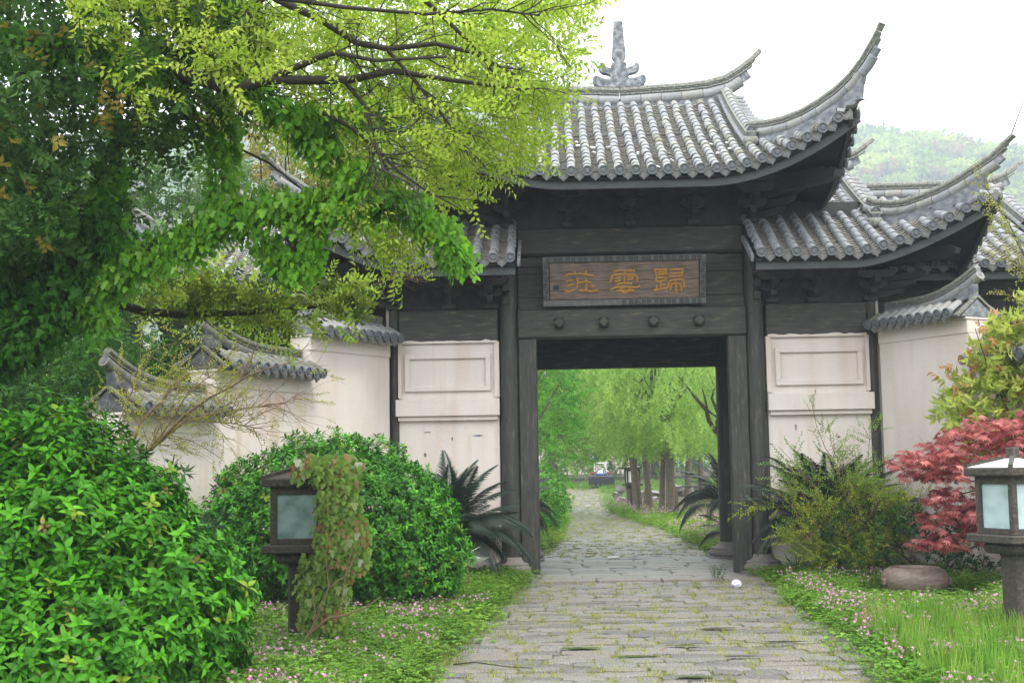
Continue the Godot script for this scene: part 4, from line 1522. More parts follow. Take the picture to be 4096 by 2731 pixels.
# crown of a free-standing tree
func crown(o: Node3D, called: String, balls: Array, n: int, mesh: Mesh, m: Material, a: Color, b: Color, droop: float, s0: float, s1: float, sd: int, gap := -0.15):
	var nz := FastNoiseLite.new()
	nz.seed = sd
	nz.frequency = 0.45
	nz.fractal_octaves = 2
	var xf := []
	var cs := []
	var vol := 0.0
	for q in balls: vol += q[1].x * q[1].y * q[1].z
	for q in balls:
		var r: Vector3 = q[1]
		for i in int(n * r.x * r.y * r.z / vol):
			var d := rdir()
			var p: Vector3 = q[0] + d * r * pow(rng.randf(), 0.4)
			if nz.get_noise_3dv(p * 1.5) < gap: continue
			xf.append(upto(d * 0.7 + rdir() * 0.7 + Vector3.UP * -droop, p, rf(s0, s1)))
			cs.append(tint(a, b, 0.25))
	multi(called, mesh, m, o, xf, cs)

func v3(a: Array) -> Array:
	var out := []
	for p in a: out.append(Vector3(p[0], p[1], p[2]))
	return out

func cycad(label: String, at: Vector3, trunk_h: float, n: int, size: float, sd: int, lo: float, hi: float, a0 := 0.0, a1 := TAU) -> Node3D:
	var o := thing("cycad", label, "cycad", at, "cycads planted round the gate")
	rng.seed = sd
	var t := MB.new()
	var prof := []
	for i in 9:
		prof.append(Vector2(0.15 + 0.02 * (i % 2), trunk_h * i / 8.0))
	prof.append(Vector2(0, trunk_h + 0.02))
	lathe(t, Vector3.ZERO, prof, 12)
	part("trunk", t, M.bark_dark, o)
	var tones := leaf_tones(M.frond, Color(0.022, 0.045, 0.032), Color(0.045, 0.085, 0.05))
	for i in n:
		var f := float(i) / n
		var az := a0 + fmod(2.4 * i, TAU) * (a1 - a0) / TAU + rf(-0.2, 0.2)
		var el := lerpf(lo, hi, f) + rf(-0.12, 0.12)
		var s := size * rf(0.85, 1.1)
		var b := Basis(Vector3.UP, az) * Basis(Vector3.RIGHT, -el) * Basis(Vector3(0, 0, 1), rf(-0.35, 0.35))
		var fr := put("frond", L.frond1 if el < 0.3 else L.frond0, null, o, Transform3D(b.scaled_local(Vector3(s, s, s)), Vector3(0, trunk_h - 0.02, 0)))
		fr.material_override = fcol[i % 3]
	return o

var fcol := []

func make_overhang():
	# the big tree whose boughs reach in from the left, hung with ivy
	var o := thing("overhanging_tree", "large spreading tree leaning in from the left, ivy hanging on its boughs", "tree", Vector3(-6.6, 0, 9.6))
	var off := Vector3(6.6, 0, -9.6)
	var w := Node3D.new()
	w.free()
	branch(o, "trunk", [Vector3(0, 0, 0), Vector3(0.1, 1.2, 0.1), Vector3(0.3, 2.4, 0.0), Vector3(0.7, 3.6, 0.2), Vector3(1.46, 4.55, 0.4)], 0.3, 0.14, M.bark_dark, 12)
	branch(o, "trunk", [Vector3(0.2, 1.9, 0.05), Vector3(0.75, 2.3, -0.15), Vector3(1.29, 2.46, -0.2)], 0.16, 0.1, M.bark_dark, 10)
	branch(o, "trunk", [Vector3(0.25, 2.2, 0.05), Vector3(0.9, 2.75, -0.8), Vector3(1.88, 2.93, -1.0)], 0.13, 0.06, M.bark_dark, 10)
	var BR := [
		[0.085, 0.008, [[-5.14, 4.55, 10.0], [-4.88, 4.53, 10.04], [-4.52, 4.49, 10.08], [-4.16, 4.37, 10.12], [-3.9, 4.31, 10.17], [-3.7, 4.28, 10.21], [-3.46, 4.17, 10.25], [-3.18, 4.07, 10.29], [-2.95, 4.12, 10.33], [-2.41, 4.09, 10.38], [-2.11, 4.13, 10.42], [-1.68, 4.04, 10.46], [-1.25, 3.96, 10.5]]],
		[0.032, 0.01, [[-3.71, 4.28, 10.2], [-3.56, 4.38, 10.15], [-3.4, 4.5, 10.1], [-3.37, 4.59, 10.05], [-3.23, 4.65, 10.0], [-3.07, 4.81, 9.95], [-2.95, 4.95, 9.9]]],
		[0.03, 0.008, [[-3.18, 4.09, 10.25], [-2.87, 4.15, 10.35], [-2.57, 4.23, 10.45], [-2.47, 4.22, 10.55], [-2.19, 4.13, 10.65], [-1.73, 4.11, 10.75]]],
		[0.03, 0.008, [[-2.96, 4.65, 10.6], [-2.83, 4.58, 10.56], [-2.56, 4.45, 10.52], [-2.33, 4.3, 10.49], [-2.13, 4.27, 10.45], [-1.83, 4.31, 10.41], [-1.58, 4.25, 10.38], [-1.4, 4.16, 10.34], [-1.25, 4.04, 10.3]]],
		[0.024, 0.006, [[-3.14, 4.11, 10.2], [-3.0, 4.04, 10.12], [-2.91, 3.99, 10.04], [-2.72, 3.99, 9.96], [-2.49, 4.02, 9.88], [-2.2, 4.0, 9.8]]],
		[0.018, 0.005, [[-2.64, 3.98, 10.0], [-2.46, 3.87, 10.06], [-2.27, 3.7, 10.12], [-2.11, 3.52, 10.18], [-1.93, 3.38, 10.24], [-1.7, 3.24, 10.3]]],
		[0.016, 0.005, [[-2.44, 4.1, 10.3], [-2.29, 3.9, 10.4], [-2.23, 3.69, 10.5], [-2.15, 3.43, 10.6], [-1.95, 3.31, 10.7]]],
		[0.014, 0.005, [[-2.13, 4.24, 10.5], [-1.98, 4.08, 10.42], [-1.87, 3.95, 10.35], [-1.73, 3.77, 10.28], [-1.66, 3.67, 10.2]]],
		[0.018, 0.005, [[-1.96, 4.67, 10.4], [-1.76, 4.5, 10.3], [-1.6, 4.36, 10.2], [-1.48, 4.22, 10.1], [-1.34, 3.99, 10.0]]],
		[0.02, 0.007, [[-4.59, 5.08, 9.6], [-4.42, 4.96, 9.65], [-4.22, 4.86, 9.7], [-4.01, 4.84, 9.75], [-3.71, 4.77, 9.8]]],
		[0.016, 0.006, [[-2.78, 4.5, 10.8], [-2.37, 4.43, 10.8], [-1.86, 4.37, 10.8], [-1.44, 4.39, 10.8], [-1.14, 4.34, 10.8]]],
		[0.009, 0.003, [[-1.14, 4.9, 10.7], [-0.35, 4.72, 10.6], [-0.13, 4.62, 10.6], [-0.05, 4.6, 10.6], [0.06, 4.6, 10.6], [0.16, 4.62, 10.6]]],
		[0.02, 0.006, [[-4.12, 4.36, 9.8], [-3.97, 4.25, 9.77], [-3.72, 4.11, 9.73], [-3.6, 3.98, 9.7], [-3.42, 3.89, 9.67], [-3.1, 3.73, 9.63], [-2.87, 3.54, 9.6]]],
		[0.07, 0.03, [[-5.31, 2.46, 9.4], [-5.1, 2.59, 9.44], [-4.68, 2.85, 9.49], [-4.38, 2.97, 9.53], [-4.14, 3.05, 9.58], [-3.75, 3.24, 9.62], [-3.34, 3.4, 9.67], [-2.93, 3.44, 9.71], [-2.6, 3.44, 9.76], [-2.22, 3.48, 9.8]]],
		[0.022, 0.008, [[-2.77, 3.99, 9.9], [-2.74, 3.87, 9.87], [-2.67, 3.78, 9.84], [-2.44, 3.58, 9.81], [-2.22, 3.48, 9.79], [-1.98, 3.28, 9.76], [-1.8, 3.12, 9.73], [-1.74, 2.98, 9.7]]],
		[0.016, 0.01, [[-3.44, 4.21, 9.7], [-3.41, 3.99, 9.7], [-3.42, 3.77, 9.7], [-3.41, 3.45, 9.7]]],
		[0.014, 0.01, [[-4.28, 3.84, 9.5], [-4.29, 3.51, 9.5], [-4.3, 3.25, 9.5], [-4.36, 2.86, 9.5], [-4.37, 2.62, 9.5]]],
		[0.012, 0.006, [[-2.77, 3.43, 9.7], [-2.76, 3.3, 9.7], [-2.79, 3.04, 9.7], [-2.87, 2.91, 9.7]]],
		[0.012, 0.006, [[-3.14, 3.17, 9.6], [-3.02, 3.02, 9.6], [-2.94, 2.99, 9.6]]],
		[0.04, 0.008, [[-4.72, 2.93, 8.6], [-4.34, 2.82, 8.56], [-4.07, 2.79, 8.51], [-3.63, 2.8, 8.47], [-3.19, 2.83, 8.43], [-2.84, 2.87, 8.39], [-2.6, 2.98, 8.34], [-2.42, 3.09, 8.3]]]]
	var lines := []
	for q in BR:
		var l := shift(v3(q[2]), off)
		lines.append(l)
		branch(o, "bough", l, q[0], q[1], M.bark_dark, 7)
	# twigs from the sunny boughs
	for k in [0, 1, 2, 3, 4, 5, 6, 7, 8, 10]:
		var tips := []
		twigs(o, "twigs", lines[k].slice(3) if k == 0 else lines[k], 16, 0.36, 0.006, M.bark_dark, Vector3(0.35, -0.15, 0), tips)
	var bare := []
	twigs(o, "twigs", [lines[19][6], lines[19][7], lines[19][7] + Vector3(0.25, 0.02, 0)], 7, 0.28, 0.005, M.twig, Vector3(0.9, 0.15, 0), bare)
	twigs(o, "twigs", lines[11].slice(2), 5, 0.16, 0.002, M.bark_dark, Vector3(0.2, -0.9, 0), bare)
	var ya := Color(0.27, 0.45, 0.03)
	var yb := Color(0.56, 0.70, 0.10)
	var mv := func(poly: Array) -> Array: return poly.map(func(v): return [v[0] + 6.6, v[1]])
	var can: Array = mv.call([[-3.9, 5.3], [-0.85, 5.2], [-0.9, 4.6], [-1.02, 4.4], [-1.05, 4.18], [-1.2, 4.05], [-1.3, 3.92], [-1.45, 3.82], [-1.6, 3.66], [-1.7, 3.58], [-1.8, 3.52], [-1.9, 3.52], [-2.05, 3.56], [-2.29, 3.62], [-2.47, 3.74], [-2.73, 3.93], [-3.14, 3.98], [-3.38, 4.09]])
	cloud(o, "light_foliage", can, -1.1, 0.55, 2500, L.elm, M.leaf, ya, yb, Vector3(0.8, -0.25, 0), 0.7, 1.1, 5, -0.2)
	cloud(o, "light_foliage", can, 0.55, 1.3, 480, L.elm, M.leaf, ya, yb, Vector3(0.8, -0.25, 0), 0.65, 1.0, 13, -0.05)
	cloud(o, "light_foliage", mv.call([[-2.66, 3.42], [-2.3, 3.5], [-2.05, 3.3], [-2.1, 3.1], [-2.25, 3.0], [-2.4, 3.05], [-2.6, 3.14]]), -0.4, 0.4, 110, L.elm, M.leaf, ya, yb, Vector3(0.6, -0.5, 0), 0.7, 1.0, 6, -0.3)
	cloud(o, "light_foliage", mv.call([[-4.35, 4.9], [-3.3, 4.9], [-3.2, 4.1], [-3.5, 3.9], [-4.0, 4.1]]), 0.3, 1.3, 420, L.elm, M.leaf, ya, yb, Vector3(0.6, -0.4, 0), 0.7, 1.0, 7, -0.1)
	# the darker, rounder leaves on the left
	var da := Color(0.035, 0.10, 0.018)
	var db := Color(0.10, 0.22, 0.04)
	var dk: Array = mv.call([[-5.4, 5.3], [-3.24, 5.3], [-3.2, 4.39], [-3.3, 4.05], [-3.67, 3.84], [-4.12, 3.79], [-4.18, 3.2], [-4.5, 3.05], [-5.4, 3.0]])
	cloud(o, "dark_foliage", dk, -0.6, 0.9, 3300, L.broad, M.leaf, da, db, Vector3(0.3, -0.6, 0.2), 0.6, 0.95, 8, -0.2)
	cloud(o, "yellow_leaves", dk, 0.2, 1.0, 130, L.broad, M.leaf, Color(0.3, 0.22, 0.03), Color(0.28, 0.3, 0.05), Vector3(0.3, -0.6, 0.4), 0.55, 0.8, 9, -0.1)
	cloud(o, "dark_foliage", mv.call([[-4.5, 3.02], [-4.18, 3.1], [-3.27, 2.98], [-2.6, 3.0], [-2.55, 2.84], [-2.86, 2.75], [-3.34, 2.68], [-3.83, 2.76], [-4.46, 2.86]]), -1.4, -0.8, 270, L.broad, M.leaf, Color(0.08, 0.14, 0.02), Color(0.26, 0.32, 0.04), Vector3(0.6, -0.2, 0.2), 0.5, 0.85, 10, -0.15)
	cloud(o, "light_foliage", mv.call([[-4.4, 3.12], [-4.1, 3.25], [-3.27, 3.1], [-2.5, 3.1], [-2.6, 2.84], [-2.86, 2.68], [-3.34, 2.55], [-3.83, 2.72], [-4.4, 2.86]]), -1.5, -0.9, 260, L.elm, M.leaf, ya, yb, Vector3(0.6, -0.2, 0.2), 0.7, 1.0, 11, -0.2)
	# ivy: along the arching boughs and as a curtain on the left
	var ix := []
	var ic := []
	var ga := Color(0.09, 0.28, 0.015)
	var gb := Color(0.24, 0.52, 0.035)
	for q in [[13, 1250, 0.1], [14, 320, 0.075], [15, 130, 0.055], [16, 300, 0.08], [17, 90, 0.045], [18, 90, 0.05], [0, 340, 0.1], [4, 120, 0.06]]:
		var l: Array = lines[q[0]]
		if q[0] == 0: l = l.slice(0, 6)
		for i in q[1]:
			var k := rng.randi_range(1, l.size() - 1)
			var p: Vector3 = l[k - 1].lerp(l[k], rng.randf())
			var d := rdir()
			p += d * q[2] * rf(0.5, 1.3) + Vector3(0, -absf(rng.randfn(0, 0.07)) * (1.0 if q[0] == 13 else 0.3), 0)
			var b := Basis(Vector3.UP, atan2(d.x, maxf(d.z, 0.1)) + rf(-0.4, 0.4)) * Basis(Vector3.RIGHT, rf(-0.5, 0.5))
			var s := rf(0.6, 0.95)
			ix.append(Transform3D(b.scaled_local(Vector3(s, s, s)), p))
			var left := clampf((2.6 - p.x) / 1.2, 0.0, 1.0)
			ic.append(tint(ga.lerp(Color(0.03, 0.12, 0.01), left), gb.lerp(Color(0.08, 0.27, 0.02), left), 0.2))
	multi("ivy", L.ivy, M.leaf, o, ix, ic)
	cloud(o, "ivy_curtain", mv.call([[-5.4, 3.3], [-4.7, 3.2], [-4.22, 3.5], [-4.22, 3.17], [-4.5, 2.74], [-4.84, 2.44], [-5.4, 2.2]]), -0.5, 0.2, 1150, L.ivy, M.leaf, Color(0.025, 0.10, 0.012), Color(0.07, 0.24, 0.02), Vector3(0.1, 1.2, 0), 0.7, 1.0, 12, -0.4)
	var mats := leaf_tones(M.leaf, ga, gb)
	for i in 300:
		var j := rng.randi_range(0, 1200)
		var x: Transform3D = ix[j]
		var s := rf(0.65, 1.0)
		var b := Basis(Vector3.UP, rf(-0.7, 0.7)) * Basis(Vector3.RIGHT, rf(-0.5, 0.5))
		put("ivy_leaf", L.ivy_leaf, mats[i % 4], o, Transform3D(b.scaled_local(Vector3(s, s, s)), x.origin + Vector3(rf(-0.05, 0.05), rf(-0.05, 0.05), rf(0.04, 0.1))))

func free_tree(called: String, label: String, cat: String, at: Vector3, h: float, r: float, balls: Array, n: int, mesh: Mesh, m: Material, a: Color, b: Color, droop: float, s0: float, s1: float, sd: int, bark: Material, group := "", gap := -0.15) -> Node3D:
	var o := thing(called, label, cat, at, group)
	rng.seed = sd
	var top := Vector3(rf(-0.2, 0.2), h, rf(-0.2, 0.2))
	var tp := crook(Vector3.ZERO, top, r * 0.5, 5)
	branch(o, "trunk", tp, r * 1.25, r * 0.7, bark, 10)
	for q in balls:
		for i in 3:
			var e: Vector3 = q[0] + rdir() * q[1] * 0.75
			branch(o, "limb", crook(tp[rng.randi_range(3, 5)], e, 0.12, 5), r * 0.5, r * 0.1, bark, 6)
	crown(o, "crown", balls, n, mesh, m, a, b, droop, s0, s1, sd, gap)
	return o

# ---------- ground, path and small things ----------
func path_l(z: float) -> float:
	var t := [[10.8, -2.2], [9.0, -2.08], [5.0, -1.78], [1.5, -1.5], [-3.4, -1.5], [-7.0, -1.15], [-20.0, -0.9], [-29.0, -0.9], [-50.0, -1.3]]
	return along(t, z)

func path_r(z: float) -> float:
	var t := [[10.8, 1.15], [9.0, 1.2], [5.0, 1.4], [1.5, 1.6], [-3.4, 1.6], [-6.0, 1.35], [-11.0, 1.38], [-15.0, 1.2], [-20.0, 0.75], [-23.0, 0.6], [-29.0, 0.7], [-50.0, 0.9]]
	return along(t, z)

func along(t: Array, z: float) -> float:
	for i in t.size() - 1:
		if z >= t[i + 1][0]:
			return lerpf(t[i][1], t[i + 1][1], clampf((z - t[i][0]) / (t[i + 1][0] - t[i][0]), 0.0, 1.0))
	return t[-1][1]

func gy(x: float, z: float) -> float:
	var y := 0.0
	if z < -29.0: y = minf((-29.0 - z) * 0.028, 1.2)
	return y

func make_ground():
	var m := MB.new()
	m.smooth(true)
	var xs := [-400.0, -120.0, -50.0, -20.0, -10.0, -6.0, -3.0, -1.0, 1.0, 3.0, 6.0, 10.0, 20.0, 50.0, 120.0, 400.0]
	var zs := [40.0, 20.0, 12.0, 6.0, 0.0, -6.0, -14.0, -22.0, -29.0, -36.0, -44.0, -54.0, -64.0, -90.0, -160.0, -900.0]
	for i in xs.size() - 1:
		for j in zs.size() - 1:
			var p := []
			for q in [[xs[i], zs[j]], [xs[i + 1], zs[j]], [xs[i + 1], zs[j + 1]], [xs[i], zs[j + 1]]]:
				p.append(Vector3(q[0], gy(q[0], q[1]) - 0.045, q[1]))
			m.quad(p[0], p[1], p[2], p[3], Vector3.UP)
	solo("ground", m, M.soil, "", "", "", "structure")
	# bed of the path: mossy joints between the stones
	var b := MB.new()
	b.smooth(true)
	var z := 11.0
	while z > -46.0:
		var z2 := z - 1.0
		b.quad(Vector3(path_l(z) - 0.15, gy(0, z) - 0.012, z), Vector3(path_r(z) + 0.15, gy(0, z) - 0.012, z), Vector3(path_r(z2) + 0.15, gy(0, z2) - 0.012, z2), Vector3(path_l(z2) - 0.15, gy(0, z2) - 0.012, z2), Vector3.UP)
		z = z2
	var path := solo("path", b, M.turf, "worn stone path running through the gate with grass in its joints", "", "", "structure")
	# stones
	var sm := []
	for k in 7:
		var s := MB.new()
		s.smooth(true)
		var g := []
		for j in 5:
			var row := []
			for i in 6:
				var u := i / 5.0 * 2.0 - 1.0
				var v := j / 4.0 * 2.0 - 1.0
				var e := maxf(absf(u), absf(v))
				var y := 0.006 + rf(-0.005, 0.005) if e < 0.9 else rf(-0.008, 0.003)
				var corner := absf(u) > 0.9 and absf(v) > 0.9
				var pull := rf(0.95, 0.985) if corner else 1.0 + (rf(-0.02, 0.0) if e > 0.9 else 0.0)
				row.append(Vector3(u * 0.5 * pull + rf(-0.008, 0.008), y, v * 0.5 * pull + rf(-0.012, 0.012)))
			g.append(row)
		for j in 4:
			for i in 5:
				s.quad(g[j][i], g[j][i + 1], g[j + 1][i + 1], g[j + 1][i], Vector3.UP)
		var rim := []
		for i in 6: rim.append(g[0][i])
		for j in range(1, 5): rim.append(g[j][5])
		for i in range(4, -1, -1): rim.append(g[4][i])
		for j in range(3, 0, -1): rim.append(g[j][0])
		s.smooth(false)
		for i in rim.size():
			var p: Vector3 = rim[i]
			var q: Vector3 = rim[(i + 1) % rim.size()]
			s.quad(p, q, Vector3(q.x * 1.04, -0.07, q.z * 1.04), Vector3(p.x * 1.04, -0.07, p.z * 1.04), p + q)
		sm.append(s.mesh())
	rng.seed = 77
	var tuft := []
	var rest := [[], [], [], []]
	z = 10.4
	var left := 300
	while z > -45.0:
		var inside := z < 0.9 and z > -3.1
		var d := rf(0.34, 0.5) if inside else rf(0.19, 0.25)
		var x := path_l(z) + rf(-0.1, 0.12)
		while x < path_r(z) - 0.05:
			var w := rf(0.55, 1.0) if inside else rf(0.2, 0.56)
			var k := rng.randi_range(0, 6)
			var y := gy(x, z) + (rf(-0.012, 0.007) if not inside else rf(0.018, 0.022))
			var lift := 1.0
			var xf := Transform3D(Basis(Vector3.UP, rf(-0.05, 0.05)) * Basis(Vector3(0, 0, 1), rf(-0.025, 0.025) * (0.15 if inside else 1.0)) * Basis(Vector3.RIGHT, rf(-0.035, 0.035) * (0.15 if inside else 1.0)).scaled_local(Vector3(w - rf(0.012, 0.03), lift, d - rf(0.008, 0.024))), Vector3(x + w * 0.5, y, z - d * 0.5))
			var c := rng.randi_range(0, 3)
			if left > 0:
				put("paving_stone", sm[k], M["stone%d" % c], path, xf)
				left -= 1
			else:
				rest[c].append([xf, k])
			if not inside and rng.randf() < 0.5:
				tuft.append(Vector3(x + rf(-0.02, 0.02), gy(x, z), z - rf(0, d)))
			if not inside and rng.randf() < 0.85:
				tuft.append(Vector3(x + rf(0.0, w), gy(x, z), z))
			x += w
		z -= d
	for c in 4:
		for k in 7:
			var l := []
			for q in rest[c]:
				if q[1] == k: l.append(q[0])
			if l.size(): multi("paving_stones", sm[k], M["stone%d" % c], path, l, [])
	var fl := MB.new()
	fl.quad(Vector3(-1.75, 0.009, 0.95), Vector3(1.8, 0.009, 0.95), Vector3(1.8, 0.009, -3.15), Vector3(-1.75, 0.009, -3.15), Vector3.UP)
	part("mortar_bed", fl, M.granite, path)
	# a stone kerb at the foot of the gate floor
	var kx := -1.5
	while kx < 1.6:
		var w := rf(0.5, 0.9)
		put("kerb_stone", sm[rng.randi_range(0, 6)], M.stone1, path, Transform3D(Basis().scaled(Vector3(w - 0.02, 1.4, 0.3)), Vector3(kx + w * 0.5, 0.035, 1.05)))
		kx += w
	# side lane crossing beyond the gate
	var lane := MB.new()
	lane.quad(Vector3(-1.4, -0.014, -24.6), Vector3(9, -0.014, -24.6), Vector3(9, -0.014, -28.6), Vector3(-1.4, -0.014, -28.6), Vector3.UP)
	var ln := solo("lane", lane, M.turf, "", "", "", "structure")
	var lx := []
	z = -24.7
	while z > -28.5:
		var x := 0.8
		while x < 9.0:
			lx.append(Transform3D(Basis().scaled(Vector3(0.36, 1, 0.25)), Vector3(x, 0.0, z)))
			x += 0.39
		z -= 0.28
	multi("paving_stones", sm[2], M.stone0, ln, lx, [])
	# weeds in the joints
	var tx := []
	var tc := []
	for p in tuft:
		for i in rng.randi_range(1, 3):
			tx.append(upto(Vector3(rf(-0.3, 0.3), 1, rf(-0.3, 0.3)), p + Vector3(rf(-0.05, 0.05), -0.02, rf(-0.03, 0.03)), rf(0.5, 1.15)))
			tc.append(tint(Color(0.26, 0.34, 0.04), Color(0.48, 0.48, 0.08), 0.2))
	tag(multi("joint_grass", L.grass0, M.leaf, self, tx, tc), "short yellow green grass sprouting in the joints of the stone path", "grass", "", "stuff")

func in_bed(x: float, z: float) -> bool:
	return x < path_l(z) - rf(-0.12, 0.2) or x > path_r(z) + rf(-0.12, 0.2)

func make_beds():
	rng.seed = 31
	var gx := [[], [], []]
	var gc := [[], [], []]
	var cx := []
	var cc := []
	var fx := []
	var patch := FastNoiseLite.new()
	patch.seed = 4
	patch.frequency = 0.5
	for i in 36000:
		var z := 10.6 - 12.4 * pow(rng.randf(), 1.25)
		var x := rf(-6.5, 6.5)
		if not in_bed(x, z): continue
		if z < 0.25 and absf(x) < 3.7: continue
		var by_jar := Vector2(x - 2.96, (z - 3.75) * 0.7).length() < 0.75
		var n := patch.get_noise_2d(x * 1.6, z * 1.6)
		var edge := minf(absf(x - path_l(z)), absf(x - path_r(z)))
		var big := x > 1.0 and z > 6.4 and n > -0.5
		if rng.randf() < 0.45 or by_jar:
			if by_jar and rng.randf() < 0.5: continue
			cx.append(upto(Vector3(rf(-0.2, 0.2), 1, rf(-0.2, 0.2)), Vector3(x, (-0.05 if by_jar else rf(-0.03, 0.05) + 0.05 * clampf(edge * 2.0, 0, 1)), z), rf(0.8, 1.3)))
			cc.append(tint(Color(0.10, 0.26, 0.025), Color(0.22, 0.38, 0.045), 0.2) * (1.0 + 0.5 * patch.get_noise_2d(x * 4.0 + 50.0, z * 4.0)))
			if n > 0.0 and not by_jar and rng.randf() < 0.33 and edge > 0.15 and not (x < 0.0 and z < 4.5):
				fx.append(upto(Vector3(rf(-0.2, 0.2), 1, rf(-0.2, 0.2)), Vector3(x, 0.05, z), rf(0.8, 1.25)))
		else:
			var k := 0 if edge < 0.25 else (2 if big and rng.randf() < 0.6 else 1)
			gx[k].append(upto(Vector3(rf(-0.3, 0.3), 1, rf(-0.3, 0.3)), Vector3(x, -0.04, z), rf(0.6, 1.1)))
			var dry := rng.randf() < (0.4 if x > 0 and edge < 0.5 and z < 7.0 else 0.06)
			gc[k].append(tint(Color(0.3, 0.29, 0.09), Color(0.36, 0.33, 0.13), 0.15) if dry else tint(Color(0.11, 0.28, 0.03), Color(0.26, 0.42, 0.06), 0.2))
	# beyond the gate
	for i in 5200:
		var z := rf(-3.6, -30.0)
		var x := rf(-3.0, 6.0)
		if not in_bed(x, z): continue
		cx.append(upto(Vector3.UP + rdir() * 0.2, Vector3(x, rf(-0.02, 0.08), z), rf(1.1, 1.9)))
		cc.append(tint(Color(0.14, 0.32, 0.03), Color(0.28, 0.46, 0.06), 0.2))
		if x > 0.5 and patch.get_noise_2d(x, z) > -0.1 and rng.randf() < 0.3:
			fx.append(upto(Vector3.UP, Vector3(x, 0.1, z), rf(1.2, 1.9)))
		if rng.randf() < 0.4:
			gx[1].append(upto(Vector3.UP + rdir() * 0.3, Vector3(x, -0.03, z), rf(0.8, 1.4)))
			gc[1].append(tint(Color(0.12, 0.24, 0.03), Color(0.26, 0.34, 0.06), 0.2))
	for i in 1500:
		var z := rf(-29.0, -50.0)
		var x := rf(-8.0, 9.0)
		if x > path_l(z) and x < path_r(z) and z > -43.0: continue
		cx.append(upto(Vector3.UP + rdir() * 0.2, Vector3(x, gy(x, z), z), rf(1.6, 2.6)))
		cc.append(tint(Color(0.1, 0.25, 0.025), Color(0.18, 0.34, 0.04), 0.2))
	tag(multi("clover", L.clover, M.leaf, self, cx, cc), "bright green clover-like ground cover filling the beds", "ground cover", "", "stuff")
	tag(multi("pink_flowers", L.flower, M.petal, self, fx, []), "small pink wood-sorrel flowers scattered over the ground cover", "flowers", "", "stuff")
	tag(multi("low_grass", L.grass0, M.leaf, self, gx[0], gc[0]), "low trampled grass along the edges of the path", "grass", "", "stuff")
	tag(multi("meadow_grass", L.grass1, M.leaf, self, gx[1], gc[1]), "meadow grass mixed through the flower beds", "grass", "", "stuff")
	tag(multi("tall_grass", L.grass2, M.leaf, self, gx[2], gc[2]), "tall fresh grass in front of the right lantern", "grass", "", "stuff")

func make_lantern(label: String, at: Vector3, turn: float, stone: Material, glass: Material, group: String) -> Node3D:
	var o := thing("garden_lantern", label, "lantern", at, group)
	o.rotation.y = turn
	var p := MB.new()
	box(p, Vector3(0, 0.36, 0), Vector3(0.21, 0.8, 0.21), Basis(), 0.02)
	part("post", p, stone, o)
	var n := MB.new()
	box(n, Vector3(0, 0.805, 0), Vector3(0.4, 0.1, 0.4), Basis(), 0.03)
	part("neck", n, stone, o)
	var b := MB.new()
	box(b, Vector3(0, 0.885, 0), Vector3(0.58, 0.07, 0.58), Basis(), 0.01)
	part("base_slab", b, stone, o)
	for sx in [-1.0, 1.0]:
		for sz in [-1.0, 1.0]:
			var c := MB.new()
			box(c, Vector3(sx * 0.198, 1.165, sz * 0.198), Vector3(0.056, 0.49, 0.056), Basis(), 0.006)
			part("corner_post", c, stone, o)
	for k in 4:
		var r := Basis(Vector3.UP, PI * 0.5 * k)
		for y in [0.946, 1.376]:
			var c := MB.new()
			box(c, r * Vector3(0, y, 0.2) , Vector3(0.342, 0.05 if y < 1 else 0.068, 0.044), r, 0.004)
			part("rail", c, stone, o)
		var g := MB.new()
		box(g, r * Vector3(0, 1.156, 0.19), Vector3(0.34, 0.37, 0.008), r)
		part("pane", g, glass, o)
	var f := MB.new()
	box(f, Vector3(0, 1.445, 0), Vector3(0.58, 0.075, 0.58), Basis(), 0.012)
	var roof := part("roof_slab", f, stone, o)
	var h := MB.new()
	for k in 4:
		var r := Basis(Vector3.UP, PI * 0.5 * k)
		h.quad(r * Vector3(-0.275, 1.483, 0.275), r * Vector3(0.275, 1.483, 0.275), r * Vector3(0.05, 1.555, 0.05), r * Vector3(-0.05, 1.555, 0.05), r * Vector3(0, 1, 0.3))
	h.quad(Vector3(-0.05, 1.555, 0.05), Vector3(0.05, 1.555, 0.05), Vector3(0.05, 1.555, -0.05), Vector3(-0.05, 1.555, -0.05), Vector3.UP)
	part("roof_sheet", h, M.whitepaint if stone == M.lantern else stone, roof)
	for k in 4:
		var r := Basis(Vector3.UP, PI * 0.5 * k)
		var e := MB.new()
		sweep(e, [r * Vector3(0.28, 1.487, 0.28), r * Vector3(0.05, 1.562, 0.05)], rect(-0.018, 0.018, -0.01, 0.018))
		part("roof_rib", e, stone, roof)
	var k := MB.new()
	box(k, Vector3(0, 1.6, 0), Vector3(0.085, 0.1, 0.085), Basis(), 0.008)
	part("finial", k, stone, roof)
	return o

